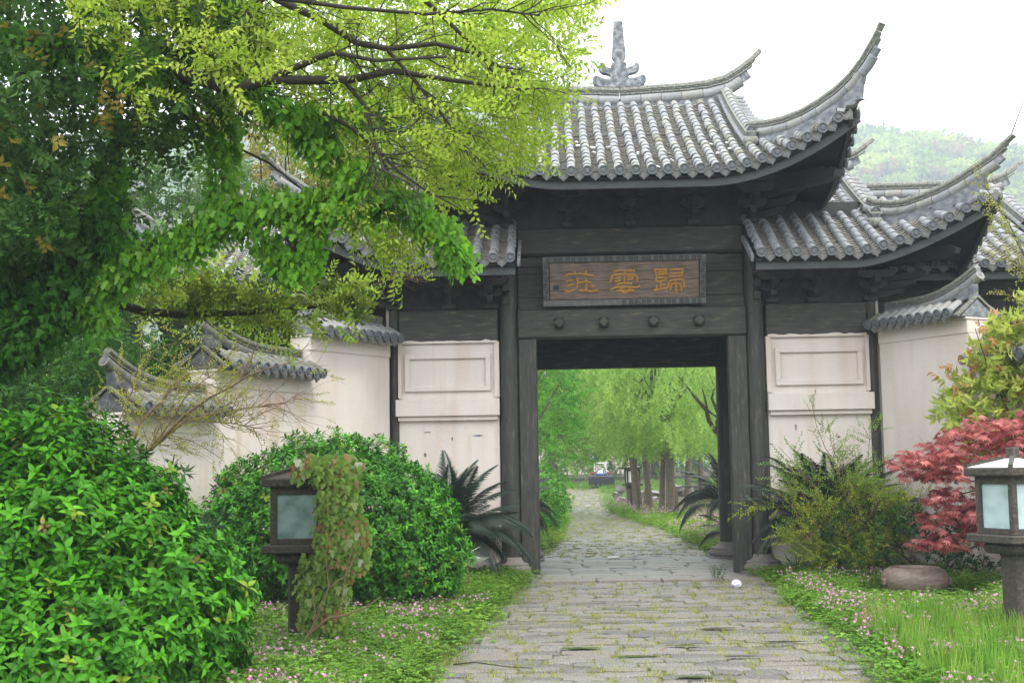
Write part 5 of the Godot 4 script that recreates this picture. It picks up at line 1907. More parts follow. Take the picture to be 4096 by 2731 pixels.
func make_small():
	# squat jar
	var jar := thing("stoneware_jar", "squat brown grey stoneware jar half sunk in pink flowers below the maple", "jar", Vector3(3.06, -0.03, 3.1))
	var j := MB.new()
	lathe(j, Vector3.ZERO, [Vector2(0.26, -0.05), Vector2(0.33, 0.05), Vector2(0.375, 0.14), Vector2(0.385, 0.2), Vector2(0.375, 0.26), Vector2(0.34, 0.31), Vector2(0.29, 0.338), Vector2(0.275, 0.342), Vector2(0.26, 0.335), Vector2(0.25, 0.3), Vector2(0.3, 0.2), Vector2(0.25, 0.05), Vector2(0.0, 0.04)], 40)
	part("body", j, M.jar, jar)
	var w := MB.new()
	lathe(w, Vector3.ZERO, [Vector2(0.29, 0.24), Vector2(0.0, 0.241)], 24)
	part("water", w, M.water, jar)
	for s in [-1.0, 1.0]:
		var hb := MB.new()
		box(hb, Vector3(s * 0.372, 0.18, 0.09), Vector3(0.05, 0.09, 0.09), Basis(), 0.02)
		part("lug", hb, M.jar, jar)
	# litter
	var bag := MB.new()
	bag.smooth(true)
	rng.seed = 9
	var rows := []
	for i in 7:
		var row := []
		for k in 12:
			var a := TAU * k / 12.0
			var e := PI * i / 6.0
			row.append(Vector3(cos(a) * sin(e) * 0.085 * rf(0.7, 1.1), 0.06 + cos(e) * 0.065 * rf(0.8, 1.1), sin(a) * sin(e) * 0.06 * rf(0.7, 1.1)))
		rows.append(row)
	bag.smooth(false)
	for i in 6:
		for k in 12:
			var k2 := (k + 1) % 12
			bag.quad(rows[i][k], rows[i][k2], rows[i + 1][k2], rows[i + 1][k], rows[i][k] + rows[i + 1][k2] - Vector3(0, 0.12, 0))
	var bo := solo("plastic_bag", bag, M.bag, "crumpled white plastic bag lying on the stones by the right column", "litter")
	bo.position = Vector3(1.11, 0.0, 2.1)
	bo.scale = Vector3(0.85, 0.85, 0.85)
	var pp := MB.new()
	box(pp, Vector3.ZERO, Vector3(0.2, 0.004, 0.11), Basis(Vector3.UP, 0.3) * Basis(Vector3.RIGHT, 0.06))
	solo("paper_scrap", pp, M.whitepaint, "flat white paper scrap on the gate floor near the left jamb", "litter").position = Vector3(-0.22, 0.055, -2.9)
	for q in [[0.39, 6.25, 0.3, 0.075, "beside the middle of the right half of the path"], [0.85, 7.22, 0.32, 0.075, "near the right edge of the path"], [-0.06, 7.38, 0.26, 0.07, "in the middle of the near path"], [-0.48, 8.0, 0.34, 0.08, "left of the dry leaf on the path"], [-0.93, 7.5, 0.28, 0.1, "nearest the left edge of the path"], [0.35, 8.05, 0.22, 0.06, "right of the dry leaf on the path"], [-0.12, 9.03, 0.24, 0.07, "nearest the bottom of the picture"]]:
		var pd := MB.new()
		var pts := []
		for i in 16:
			var a := TAU * i / 16.0
			pts.append(Vector3(cos(a) * q[2] * rf(0.5, 0.68), 0, sin(a) * q[3] * rf(0.45, 0.75)))
		for i in 16:
			pd.tri(Vector3.ZERO, pts[i], pts[(i + 1) % 16], Vector3.UP)
		solo("puddle", pd, M.water, "thin brown rain puddle " + q[4], "puddle", "puddles on the stone path").position = Vector3(q[0], 0.021, q[1])
	var dl := newst()
	leaf_into(dl, Vector3.ZERO, Vector3(1, 0.1, 0.3).normalized(), Vector3.UP, 0.12, 0.05, -0.4, Color(0.45, 0.24, 0.1))
	var dm := MeshInstance3D.new()
	dm.name = numbered("dry_leaf")
	dm.mesh = done(dl)
	dm.material_override = M.petal
	add_child(dm)
	dm.position = Vector3(-0.3, 0.03, 7.8)
	tag(dm, "curled tan dry leaf on the path between puddles", "leaf")
	var tw := MB.new()
	tube(tw, [Vector3(-1.92, 0.03, 8.4), Vector3(-1.75, 0.06, 8.5), Vector3(-1.5, 0.04, 8.6), Vector3(-1.3, 0.03, 8.63)], [0.006, 0.005, 0.004, 0.003], 5)
	solo("fallen_twig", tw, M.bark_dark, "thin dark fallen twig on the left edge of the path", "twig")

func make_loader():
	var o := thing("loader", "small loader parked on the far path, its black bucket facing the gate", "loader", Vector3(0.95, 0.5, -45.5))
	var b := MB.new()
	extr(b, [Vector2(0.0, 0.05), Vector2(0.35, 0.0), Vector2(0.38, 0.03), Vector2(0.12, 0.12), Vector2(0.05, 0.3), Vector2(0.1, 0.5), Vector2(0.02, 0.54), Vector2(-0.04, 0.3)], 1.24, Transform3D(Basis(Vector3(0, 0, 1), Vector3.UP, Vector3(-1, 0, 0)), Vector3(0, 0, 0.6)))
	for s in [-1.0, 1.0]:
		box(b, Vector3(s * 0.61, 0.27, 0.72), Vector3(0.03, 0.5, 0.3), Basis(), 0.01)
	box(b, Vector3(0, 0.27, 0.9), Vector3(1.2, 0.48, 0.03), Basis(Vector3.RIGHT, 0.1), 0.01)
	part("bucket", b, M.iron, o)
	for s in [-1.0, 1.0]:
		var a := MB.new()
		tube(a, [Vector3(s * 0.3, 0.4, 0.55), Vector3(s * 0.32, 0.68, 0.1), Vector3(s * 0.34, 0.6, -0.6)], [0.05, 0.06, 0.05], 6)
		part("lift_arm", a, M.iron, o)
		var l := MB.new()
		box(l, Vector3(s * 0.42, 0.66, 0.1), Vector3(0.2, 0.1, 0.06), Basis(), 0.02)
		part("headlight", l, M.red, o)
		for z in [-0.2, -1.1]:
			var w := MB.new()
			tube(w, [Vector3(s * 0.38, 0.28, z), Vector3(s * 0.56, 0.28, z)], [0.28, 0.28], 14)
			part("wheel", w, M.iron, o)
	var h := MB.new()
	box(h, Vector3(0, 0.5, -0.6), Vector3(0.7, 0.3, 1.3), Basis(), 0.04)
	part("body", h, M.iron, o)
	var pl := MB.new()
	box(pl, Vector3(0, 0.63, 0.07), Vector3(0.3, 0.09, 0.02))
	part("number_plate", pl, M.blue, o)
	var c := MB.new()
	box(c, Vector3(0, 0.7, -0.5), Vector3(0.24, 0.2, 0.4), Basis(), 0.04)
	part("seat", c, M.whitepaint, o)
	for s in [-1.0, 1.0]:
		var r := MB.new()
		tube(r, [Vector3(s * 0.3, 0.6, -0.8), Vector3(s * 0.28, 1.15, -0.8)], [0.02, 0.02], 6)
		part("roof_post", r, M.whitepaint, o)
	var t := MB.new()
	box(t, Vector3(0, 1.16, -0.6), Vector3(0.4, 0.04, 0.5), Basis(), 0.01)
	part("canopy", t, M.whitepaint, o)

func make_hill():
	var nz := FastNoiseLite.new()
	nz.seed = 12
	nz.frequency = 0.012
	var top := [[-520.0, 160.0], [-160.0, 182.0], [-40.0, 188.0], [13.0, 187.0], [117.0, 177.0], [205.0, 167.0], [269.0, 156.0], [520.0, 106.0]]
	var hy := func(x: float, z: float) -> float:
		var t := 124.0
		for i in top.size() - 1:
			if x >= top[i][0] and x <= top[i + 1][0]:
				t = lerpf(top[i][1], top[i + 1][1], (x - top[i][0]) / (top[i + 1][0] - top[i][0]))
		return (t - 8.0) * smoothstep(-240.0, -700.0, z) + nz.get_noise_2d(x * 0.5, z * 0.5) * 7.0
	var m := MB.new()
	m.smooth(true)
	for i in 40:
		for j in 16:
			var p := []
			for q in [[i, j], [i + 1, j], [i + 1, j + 1], [i, j + 1]]:
				var x: float = -480.0 + q[0] * 24.0
				var z: float = -220.0 - q[1] * 32.0
				p.append(Vector3(x, hy.call(x, z), z))
			m.quad(p[0], p[1], p[2], p[3], Vector3.UP)
	var hill := solo("hill", m, M.wildwood, "", "", "", "structure")
	rng.seed = 55
	var xs := [[], [], []]
	var cs := [[], [], []]
	for i in 5200:
		var x := rf(-400.0, 420.0)
		var z := -280.0 - 444.0 * sqrt(rng.randf())
		var k := rng.randi_range(0, 2)
		var s := rf(5.0, 12.0)
		xs[k].append(Transform3D(Basis(Vector3.UP, rf(0, TAU)).scaled_local(Vector3(s, s * rf(0.8, 1.25), s)), Vector3(x, hy.call(x, z) + s * 0.35, z)))
		var n := nz.get_noise_2d(x * 1.5, z * 1.5)
		var c := Color(0.18, 0.3, 0.06).lerp(Color(0.46, 0.56, 0.1), clampf(n * 1.6 + rf(0.0, 0.8), 0, 1))
		if rng.randf() < 0.16: c = Color(0.08, 0.15, 0.05)
		if rng.randf() < 0.05: c = Color(0.3, 0.22, 0.12)
		cs[k].append(c)
	for k in 3:
		tag(multi(numbered("hill_wood"), L["crown%d" % k], M.leaf, self, xs[k], cs[k]), "mixed pale and dark green wood covering the hazy hillside", "woodland", "", "stuff")

func make_plants():
	rng.seed = 3
	# near left bush
	var o := thing("clipped_bush", "large glossy evergreen bush filling the lower left corner, nearest of all", "bush", Vector3(-4.7, 0, 9.6))
	branch(o, "stem", [Vector3(0, 0, 0), Vector3(0.1, 0.6, 0), Vector3(-0.1, 1.3, 0.1)], 0.06, 0.03, M.bark_dark)
	branch(o, "stem", [Vector3(0.1, 0, 0.1), Vector3(0.5, 0.5, 0.2), Vector3(0.8, 0.9, 0.2)], 0.05, 0.02, M.bark_dark)
	shrub(o, [[Vector3(-0.1, 0.85, 0.0), Vector3(1.12, 1.12, 0.95)], [Vector3(0.5, 0.5, 0.1), Vector3(0.95, 0.88, 0.8)], [Vector3(-0.9, 0.9, 0.1), Vector3(1.0, 1.1, 0.9)], [Vector3(0.15, 0.25, 0.5), Vector3(1.05, 0.75, 0.8)]], 1650, L.bush, M.gloss, Color(0.02, 0.11, 0.005), Color(0.085, 0.31, 0.012), L.leaf_long, 300, 3, 0.16, 0.42)
	# round bush behind the left lantern
	o = thing("round_bush", "round clipped evergreen bush with small bright leaves behind the ivy-clad lantern", "bush", Vector3(-3.65, 0, 4.3))
	branch(o, "stem", [Vector3(0, 0, 0), Vector3(-0.2, 0.5, 0.1), Vector3(-0.4, 1.0, 0)], 0.07, 0.02, M.bark_dark)
	branch(o, "stem", [Vector3(0.1, 0, 0), Vector3(0.3, 0.5, -0.1), Vector3(0.6, 1.0, 0)], 0.06, 0.02, M.bark_dark)
	shrub(o, [[Vector3(0.05, 0.95, 0), Vector3(1.3, 0.92, 1.15)], [Vector3(0.68, 0.62, 0.15), Vector3(0.86, 0.72, 0.8)], [Vector3(-0.75, 0.72, 0.1), Vector3(0.8, 0.7, 0.8)]], 1500, L.round, M.gloss, Color(0.022, 0.11, 0.008), Color(0.085, 0.29, 0.02), L.leaf_round, 300, 8, 0.12, 0.42)
	# cycads
	fcol = leaf_tones(M.frond, Color(0.012, 0.026, 0.018), Color(0.03, 0.056, 0.036))
	cycad("dark cycad fanning out before the left plaster bay, half behind the round bush", Vector3(-2.62, 0, 0.85), 0.5, 60, 1.25, 101, -0.25, 1.3)
	cycad("dark cycad against the right plaster bay behind the yellow-leaved shrub", Vector3(2.62, 0, 0.62), 0.6, 70, 1.3, 102, -0.15, 1.15)
	cycad("tall cycad seen through the gate beside the rear right column", Vector3(2.25, 0, -7.0), 0.75, 34, 1.3, 103, -0.4, 1.2)
	cycad("cycad seen through the gate behind the left jamb", Vector3(-2.1, 0, -6.8), 0.7, 24, 1.25, 104, -0.4, 0.9)
	cycad("small low cycad at the foot of the rear right column", Vector3(1.98, 0, -4.0), 0.3, 14, 0.85, 105, -0.1, 0.7)
	rng.seed = 12
	# yellow-leaved shrub
	o = thing("barberry_shrub", "loose yellow green twiggy shrub with tall shoots in front of the right cycad", "shrub", Vector3(2.66, 0, 1.45))
	var tips := []
	for i in 21:
		var a := rf(-1.4, 1.4)
		var h := rf(0.6, 1.5)
		var l := crook(Vector3(rf(-0.1, 0.1), 0, rf(-0.1, 0.1)), Vector3(sin(a) * rf(0.4, 1.2), h, rf(-0.25, 0.45)), 0.06, 5)
		branch(o, "stem", l, 0.014, 0.004, M.twig, 5)
		twigs(o, "twigs", l, 6, 0.34, 0.0035, M.twig, Vector3(sin(a) * 0.4, 0.25, 0), tips)
	for e in [[-0.42, 2.32, 0.1], [0.35, 1.95, 0.0], [-0.2, 1.9, 0.1], [-0.85, 1.75, 0.0], [0.1, 1.75, 0.1]]:
		var l := crook(Vector3(rf(0.0, 0.15), 0.7, 0), Vector3(e[0], e[1], e[2]), 0.05, 6)
		branch(o, "tall_shoot", l, 0.009, 0.003, M.twig, 5)
		twigs(o, "twigs", l.slice(2), 7, 0.2, 0.003, M.twig, Vector3(0, 0.3, 0), tips, 1)
	var xf := []
	var cs := []
	for t in tips:
		for i in 2:
			xf.append(upto(t[1] + rdir() * 0.7, t[0] + rdir() * 0.07, rf(0.8, 1.35)))
			cs.append(tint(Color(0.16, 0.3, 0.03), Color(0.46, 0.52, 0.05), 0.2) if t[0].y < 1.15 else tint(Color(0.15, 0.32, 0.05), Color(0.3, 0.44, 0.07), 0.2))
	multi("foliage", L.tiny, M.leaf, o, xf, cs)
	# dark shrub under the maple
	o = thing("dark_shrub", "low dark glossy shrub under the red maple behind the jar", "shrub", Vector3(3.55, 0, 1.75))
	branch(o, "stem", [Vector3(0, 0, 0), Vector3(-0.2, 0.3, 0.1), Vector3(-0.5, 0.5, 0.1)], 0.025, 0.01, M.bark_dark)
	branch(o, "stem", [Vector3(0, 0, 0), Vector3(0.3, 0.3, 0.1), Vector3(0.7, 0.5, 0.1)], 0.025, 0.01, M.bark_dark)
	shrub(o, [[Vector3(-0.1, 0.4, 0), Vector3(1.0, 0.5, 0.5)], [Vector3(0.6, 0.42, 0.1), Vector3(0.6, 0.36, 0.5)], [Vector3(-0.75, 0.45, -0.1), Vector3(0.5, 0.55, 0.5)]], 330, L.camellia, M.gloss, Color(0.02, 0.06, 0.015), Color(0.05, 0.13, 0.03), L.leaf_round, 120, 21, 0.25, 0.5)
	# red maple
	o = thing("red_maple", "red-leaved maple with tiered sprays beside the right lantern", "maple", Vector3(4.4, 0, 3.3))
	var trunk := [Vector3(0, 0, 0), Vector3(-0.05, 0.4, 0), Vector3(0.0, 0.8, 0), Vector3(-0.1, 1.2, 0)]
	branch(o, "trunk", trunk, 0.035, 0.02, M.bark_dark)
	rng.seed = 14
	var mx := []
	var mc := []
	for e in [[-1.15, 1.62, 0.2, 0.5, 0.17], [-0.55, 1.85, 0.1, 0.6, 0.2], [0.1, 2.0, 0.0, 0.6, 0.17], [0.6, 1.85, 0.1, 0.6, 0.2], [-0.7, 1.5, 0.4, 0.6, 0.16], [-0.1, 1.6, 0.4, 0.6, 0.2], [-0.35, 1.25, 0.3, 0.42, 0.16], [-0.95, 0.95, 0.3, 0.5, 0.13], [-0.5, 0.98, 0.4, 0.45, 0.18], [-0.75, 0.74, 0.35, 0.5, 0.12], [-1.2, 0.66, 0.3, 0.34, 0.1], [-1.25, 1.45, 0.2, 0.4, 0.14], [-1.05, 1.15, 0.3, 0.35, 0.12], [-0.3, 0.78, 0.3, 0.35, 0.1], [0.5, 1.3, 0.3, 0.5, 0.2], [0.2, 1.05, 0.3, 0.3, 0.2], [1.0, 1.7, 0.0, 0.6, 0.3]]:
		var c := Vector3(e[0], e[1], e[2])
		var l := crook(trunk[rng.randi_range(1, 3)], c, 0.05, 5)
		branch(o, "limb", l, 0.014, 0.004, M.bark_dark, 5)
		var tt := []
		twigs(o, "twigs", [l[3], l[4], l[5]], 6, e[3] * 0.6, 0.003, M.bark_dark, Vector3(-0.3, 0.0, 0), tt, 1)
		for i in int(430 * e[3] * e[4] * 2.2):
			var d := rdir() * pow(rng.randf(), 0.4)
			var p := c + Vector3(d.x * e[3], d.y * e[4] - 0.12 * d.x * d.x, d.z * e[3])
			var b := Basis(Vector3.UP, rf(0, TAU)) * Basis(Vector3.RIGHT, rf(-0.5, 0.5))
			var s := rf(0.7, 1.05)
			mx.append(Transform3D(b.scaled_local(Vector3(s, s, s)), p))
			mc.append(tint(Color(0.26, 0.05, 0.055), Color(0.62, 0.22, 0.21), 0.25))
	multi("foliage", L.maple, M.leaf, o, mx, mc)
	var rm := leaf_tones(M.leaf, Color(0.32, 0.07, 0.08), Color(0.66, 0.24, 0.24))
	for i in 200:
		var x: Transform3D = mx[rng.randi_range(0, mx.size() - 1)]
		put("leaf", L.maple_leaf, rm[i % 4], o, Transform3D(Basis(Vector3.UP, rf(-1.2, 1.2)), x.origin + Vector3(rf(-0.05, 0.05), 0.04, 0.08)))
	# yellow-green young tree on the right
	rng.seed = 15
	o = thing("young_tree", "young tree with hanging yellow green and bronze leaves right of the stepped wall", "tree", Vector3(5.1, 0, 2.2))
	var yt := [Vector3(0, 0, 0), Vector3(-0.05, 1.0, 0), Vector3(0.05, 2.0, 0), Vector3(0, 3.0, 0)]
	branch(o, "trunk", yt, 0.06, 0.025, M.bark_dark)
	for i in 9:
		branch(o, "limb", crook(yt[rng.randi_range(1, 3)], Vector3(rf(-1.2, 0.6), rf(1.6, 3.6), rf(-0.4, 0.6)), 0.06, 5), 0.018, 0.005, M.bark_dark, 5)
	crown(o, "dark_foliage", [[Vector3(0.2, 2.2, -0.2), Vector3(0.9, 0.9, 0.6)]], 380, L.hang, M.leaf, Color(0.03, 0.09, 0.02), Color(0.08, 0.17, 0.03), 0.6, 0.6, 0.85, 40)
	crown(o, "young_foliage", [[Vector3(-0.85, 2.25, 0.2), Vector3(0.66, 0.55, 0.5)], [Vector3(-0.45, 2.75, 0.2), Vector3(0.7, 0.5, 0.5)], [Vector3(-0.05, 3.15, 0.2), Vector3(0.75, 0.55, 0.5)], [Vector3(0.5, 2.5, 0.4), Vector3(0.7, 0.7, 0.5)], [Vector3(-0.95, 1.75, 0.2), Vector3(0.3, 0.3, 0.3)]], 1000, L.hang, M.leaf, Color(0.28, 0.4, 0.06), Color(0.5, 0.56, 0.11), 0.7, 0.6, 0.95, 41, -0.5)
	crown(o, "bronze_shoots", [[Vector3(-0.95, 2.45, 0.3), Vector3(0.6, 0.4, 0.3)], [Vector3(-0.3, 3.2, 0.3), Vector3(0.8, 0.35, 0.3)]], 70, L.hang, M.leaf, Color(0.42, 0.2, 0.07), Color(0.45, 0.26, 0.1), 0.1, 0.5, 0.8, 42, -0.5)
	# thin arching sprays with small leaflets at the right edge
	o = thing("thin_branch", "thin arching branches with small yellow leaflets crossing the right roofs", "branch", Vector3(4.6, 0, 4.0))
	branch(o, "stem", [Vector3(0.3, 0, 0), Vector3(0.2, 2.0, 0), Vector3(-0.2, 3.4, 0)], 0.03, 0.012, M.bark_dark)
	xf = []
	cs = []
	for l in [[[-0.2, 3.4, 0], [-0.42, 3.9, 0], [-0.6, 4.3, 0], [-0.8, 4.55, 0.1], [-0.97, 4.78, 0.1]], [[-0.2, 3.4, 0], [-0.5, 3.75, 0], [-0.75, 3.8, 0.1]], [[-0.3, 3.6, 0], [-0.55, 4.05, 0.1], [-0.85, 4.1, 0.1]], [[0.2, 2.6, 0], [-0.3, 3.2, 0], [-0.7, 3.42, 0.1]], [[0.2, 3.0, 0], [-0.1, 3.6, 0.1], [-0.35, 3.68, 0.1]]]:
		var pts := v3(l)
		branch(o, "spray", pts, 0.008, 0.003, M.bark_dark, 5)
		var ev := even(pts, 0.07)
		for i in range(2, ev.size()):
			for k in 2:
				xf.append(upto(Vector3(-0.5, 0.1, 0.3) + rdir() * 0.7, ev[i], rf(0.8, 1.3)))
				cs.append(tint(Color(0.28, 0.32, 0.06), Color(0.42, 0.42, 0.1), 0.15))
	multi("foliage", L.tiny, M.leaf, o, xf, cs)
	# large-leaved seedling
	rng.seed = 16
	o = thing("broad_leaf_seedling", "seedling with a few large yellow green leaves right of the round bush", "plant", Vector3(-2.22, 0, 2.6))
	branch(o, "stem", [Vector3(0, 0, 0), Vector3(0.02, 0.25, 0), Vector3(0, 0.42, 0)], 0.008, 0.006, M.twig, 5)
	var lm := leaf_tones(M.leaf, Color(0.12, 0.26, 0.03), Color(0.3, 0.42, 0.05))
	for e in [[1.0, 0.5, 0.2], [0.9, -0.1, 0.4], [0.3, 0.9, 0.3], [-0.7, 0.5, 0.4], [-0.9, 0.3, -0.2], [0.5, -0.6, 0.6], [-0.3, -0.3, 0.8]]:
		var d := Vector3(e[0], e[1], e[2]).normalized()
		put("leaf", L.leaf_large, lm[rng.randi_range(0, 3)], o, upto(d, Vector3(0, 0.42, 0), rf(0.8, 1.1)))
	o = thing("palm_seedling", "small dark palm seedling by the base of the right column", "plant", Vector3(1.98, 0, 1.4))
	branch(o, "stem", [Vector3(0, 0, 0), Vector3(0.0, 0.12, 0), Vector3(0.01, 0.22, 0)], 0.012, 0.008, M.bark_dark, 5)
	var dm := leaf_tones(M.frond, Color(0.03, 0.07, 0.02), Color(0.06, 0.12, 0.03))
	for i in 9:
		var a := TAU * i / 9.0
		put("leaf", L.leaf_large, dm[i % 4], o, upto(Vector3(cos(a), rf(0.5, 1.4), sin(a)), Vector3(0, 0.2, 0), rf(0.75, 1.0)).scaled_local(Vector3(0.3, 1, 1)))
	o = thing("weed_clump", "small upright dark green weed growing at the inner foot of the right jamb", "weed", Vector3(0.98, 0.02, 1.25))
	xf = []
	cs = []
	for i in 14:
		xf.append(upto(Vector3(rf(-0.5, 0.5), 1, rf(-0.5, 0.5)), Vector3(rf(-0.06, 0.06), rf(0, 0.06), rf(-0.05, 0.05)), rf(0.5, 0.9)))
		cs.append(tint(Color(0.04, 0.09, 0.02), Color(0.08, 0.15, 0.03)))
	multi("foliage", L.tiny, M.leaf, o, xf, cs)
	# bare sapling in front of the left lantern
	o = thing("bare_sapling", "nearly bare tan sapling leaning across the post of the ivy-clad lantern", "sapling", Vector3(-3.33, 0, 7.9))
	var sv := Vector3(3.33, 0, -7.9)
	tips = []
	for q in [[0.016, 0.004, [[-3.36, -0.08, 7.9], [-3.225, 0.083, 7.9], [-3.146, 0.219, 7.9], [-2.989, 0.337, 7.9], [-2.848, 0.361, 7.92], [-2.664, 0.428, 7.95], [-2.55, 0.512, 7.95]]], [0.009, 0.003, [[-3.146, 0.219, 7.9], [-3.094, 0.304, 7.92], [-2.975, 0.586, 7.95], [-2.83, 0.688, 7.97], [-2.732, 0.876, 7.97]]], [0.006, 0.003, [[-2.91, 0.36, 7.9], [-2.874, 0.481, 7.9], [-2.847, 0.688, 7.9], [-2.794, 0.886, 7.9]]], [0.006, 0.003, [[-3.12, 0.26, 7.9], [-3.09, 0.38, 7.93], [-3.11, 0.53, 7.94], [-3.1, 0.6, 7.94]]], [0.005, 0.002, [[-2.975, 0.586, 7.95], [-2.99, 0.75, 7.96], [-3.0, 0.88, 7.97]]]]:
		var l := shift(v3(q[2]), sv)
		branch(o, "stem", l, q[0], q[1], M.twig, 6)
		twigs(o, "twigs", l, 3, 0.16, 0.002, M.twig, Vector3(0.3, 0.5, 0), tips, 1)
	xf = []
	cs = []
	for t in tips:
		if rng.randf() < 0.4:
			xf.append(upto(t[1], t[0], rf(0.3, 0.5)))
			cs.append(tint(Color(0.3, 0.13, 0.05), Color(0.36, 0.2, 0.07)))
	multi("buds", L.tiny, M.leaf, o, xf, cs)
	# thin shrub before the left wall
	rng.seed = 18
	o = thing("thin_twiggy_shrub", "sparse twiggy shrub with tiny yellow leaves spread before the left stepped wall", "shrub", Vector3(-5.1, 0, 6.6))
	sv = Vector3(5.1, 0, -6.6)
	tips = []
	branch(o, "stem", [Vector3(0, 0, 0), Vector3(-0.05, 0.9, 0), Vector3(-0.02, 1.6, 0)], 0.03, 0.022, M.twig, 7)
	for q in [[0.02, 0.004, [[-5.116, 1.6, 6.6], [-4.812, 1.831, 6.6], [-4.583, 2.067, 6.6], [-4.337, 2.238, 6.6], [-4.132, 2.331, 6.6], [-3.976, 2.436, 6.6], [-3.751, 2.51, 6.6], [-3.55, 2.56, 6.6]]], [0.014, 0.003, [[-4.9, 1.76, 6.55], [-4.658, 2.007, 6.4], [-4.39, 2.082, 6.4], [-4.162, 2.127, 6.4], [-3.923, 2.153, 6.4], [-3.626, 2.197, 6.4]]], [0.009, 0.002, [[-4.45, 2.06, 6.4], [-4.389, 2.023, 6.4], [-4.161, 1.999, 6.4], [-3.923, 1.946, 6.4], [-3.725, 1.982, 6.4]]], [0.014, 0.003, [[-5.116, 1.6, 6.6], [-5.0, 2.0, 6.6], [-4.75, 2.3, 6.5], [-4.5, 2.55, 6.5]]], [0.012, 0.003, [[-5.1, 1.5, 6.6], [-5.2, 2.0, 6.6], [-5.05, 2.45, 6.5], [-4.85, 2.75, 6.5]]], [0.012, 0.003, [[-5.1, 1.55, 6.6], [-4.75, 1.9, 6.7], [-4.5, 2.3, 6.7], [-4.2, 2.5, 6.7]]]]:
		var l := shift(v3(q[2]), sv)
		branch(o, "limb", l, q[0], q[1], M.twig, 6)
		twigs(o, "twigs", l, 18, 0.45, 0.0045, M.twig, Vector3(0.4, 0.1, 0), tips)
	xf = []
	cs = []
	for t in tips:
		if rng.randf() < (0.85 if t[0].x < 1.0 else 0.13):
			xf.append(upto(t[1] + rdir() * 0.5, t[0], rf(0.5, 1.0)))
			cs.append(tint(Color(0.28, 0.34, 0.04), Color(0.46, 0.46, 0.07), 0.2))
	multi("foliage", L.tiny, M.leaf, o, xf, cs)
	# long-leaved dark shrub
	o = thing("long_leaf_shrub", "dark long-leaved shrub standing between the near bush and the stained wall", "shrub", Vector3(-4.68, 0, 6.9))
	rng.seed = 19
	xf = []
	cs = []
	for i in 17:
		var e := Vector3(rf(-0.45, 0.5), rf(0.75, 1.95), rf(-0.3, 0.3))
		var l := crook(Vector3(0, 0.1, 0), e, 0.07, 5)
		branch(o, "stem", l, 0.014, 0.006, M.bark_dark, 5)
		for j in 10:
			xf.append(upto(Vector3(rf(-0.7, 0.7), rf(0.1, 1.0), rf(-0.5, 0.7)), l[rng.randi_range(3, 5)] + rdir() * rf(0.0, 0.2), rf(0.8, 1.15)))
			cs.append(tint(Color(0.025, 0.07, 0.025), Color(0.06, 0.14, 0.045), 0.2))
	multi("foliage", L.spurge, M.gloss, o, xf, cs)
	# ivy on the left lantern
	o = thing("climbing_vine", "ivy-like vine with green and rusty leaves climbing over the left lantern", "vine", Vector3(-3.25, 0, 7.45))
	rng.seed = 20
	branch(o, "stem", [Vector3(0.05, 0, 0.15), Vector3(0.12, 0.5, 0.16), Vector3(0.2, 0.9, 0.3), Vector3(0.22, 1.3, 0.3), Vector3(0.05, 1.56, 0.1)], 0.012, 0.006, M.twig, 5)
	var ix := []
	var ic := []
	var add := func(p: Vector3, d: Vector3, rust: float):
		var b := Basis(Vector3.UP, atan2(d.x, maxf(d.z, 0.15)) + rf(-0.5, 0.5)) * Basis(Vector3.RIGHT, rf(-0.6, 0.3))
		var s := rf(0.5, 0.85)
		ix.append(Transform3D(b.scaled_local(Vector3(s, s, s)), p))
		ic.append(tint(Color(0.11, 0.24, 0.03), Color(0.26, 0.38, 0.07), 0.2) if rng.randf() > rust else tint(Color(0.3, 0.14, 0.05), Color(0.34, 0.24, 0.11), 0.2))
	for i in 170: add.call(Vector3(rf(-0.02, 0.38), 1.53 + rf(-0.03, 0.1), rf(-0.2, 0.32)), Vector3(0, 0, 1), 0.1)
	for i in 380: add.call(Vector3(rf(0.2, 0.42) + 0.05 * sin(i * 0.3), rf(0.78, 1.56), rf(0.16, 0.36)), Vector3(0.3, 0, 1), 0.16)
	for i in 140: add.call(Vector3(rf(0.3, 0.5), rf(0.7, 1.1), rf(0.1, 0.3)), Vector3(0.5, 0, 1), 0.2)
	for i in 300: add.call(Vector3(rf(0.0, 0.34), rf(0.02, 0.85), rf(0.08, 0.22)), Vector3(0.2, 0, 1), 0.05)
	multi("foliage", L.ivy, M.leaf, o, ix, ic)
	var vm := leaf_tones(M.leaf, Color(0.11, 0.21, 0.03), Color(0.25, 0.32, 0.07))
	for i in 150:
		var x: Transform3D = ix[rng.randi_range(0, ix.size() - 1)]
		put("leaf", L.ivy_leaf, vm[i % 4], o, Transform3D(Basis(Vector3.UP, rf(-0.6, 0.6)), x.origin + Vector3(rf(-0.06, 0.06), rf(-0.06, 0.06), rf(0.03, 0.08))))

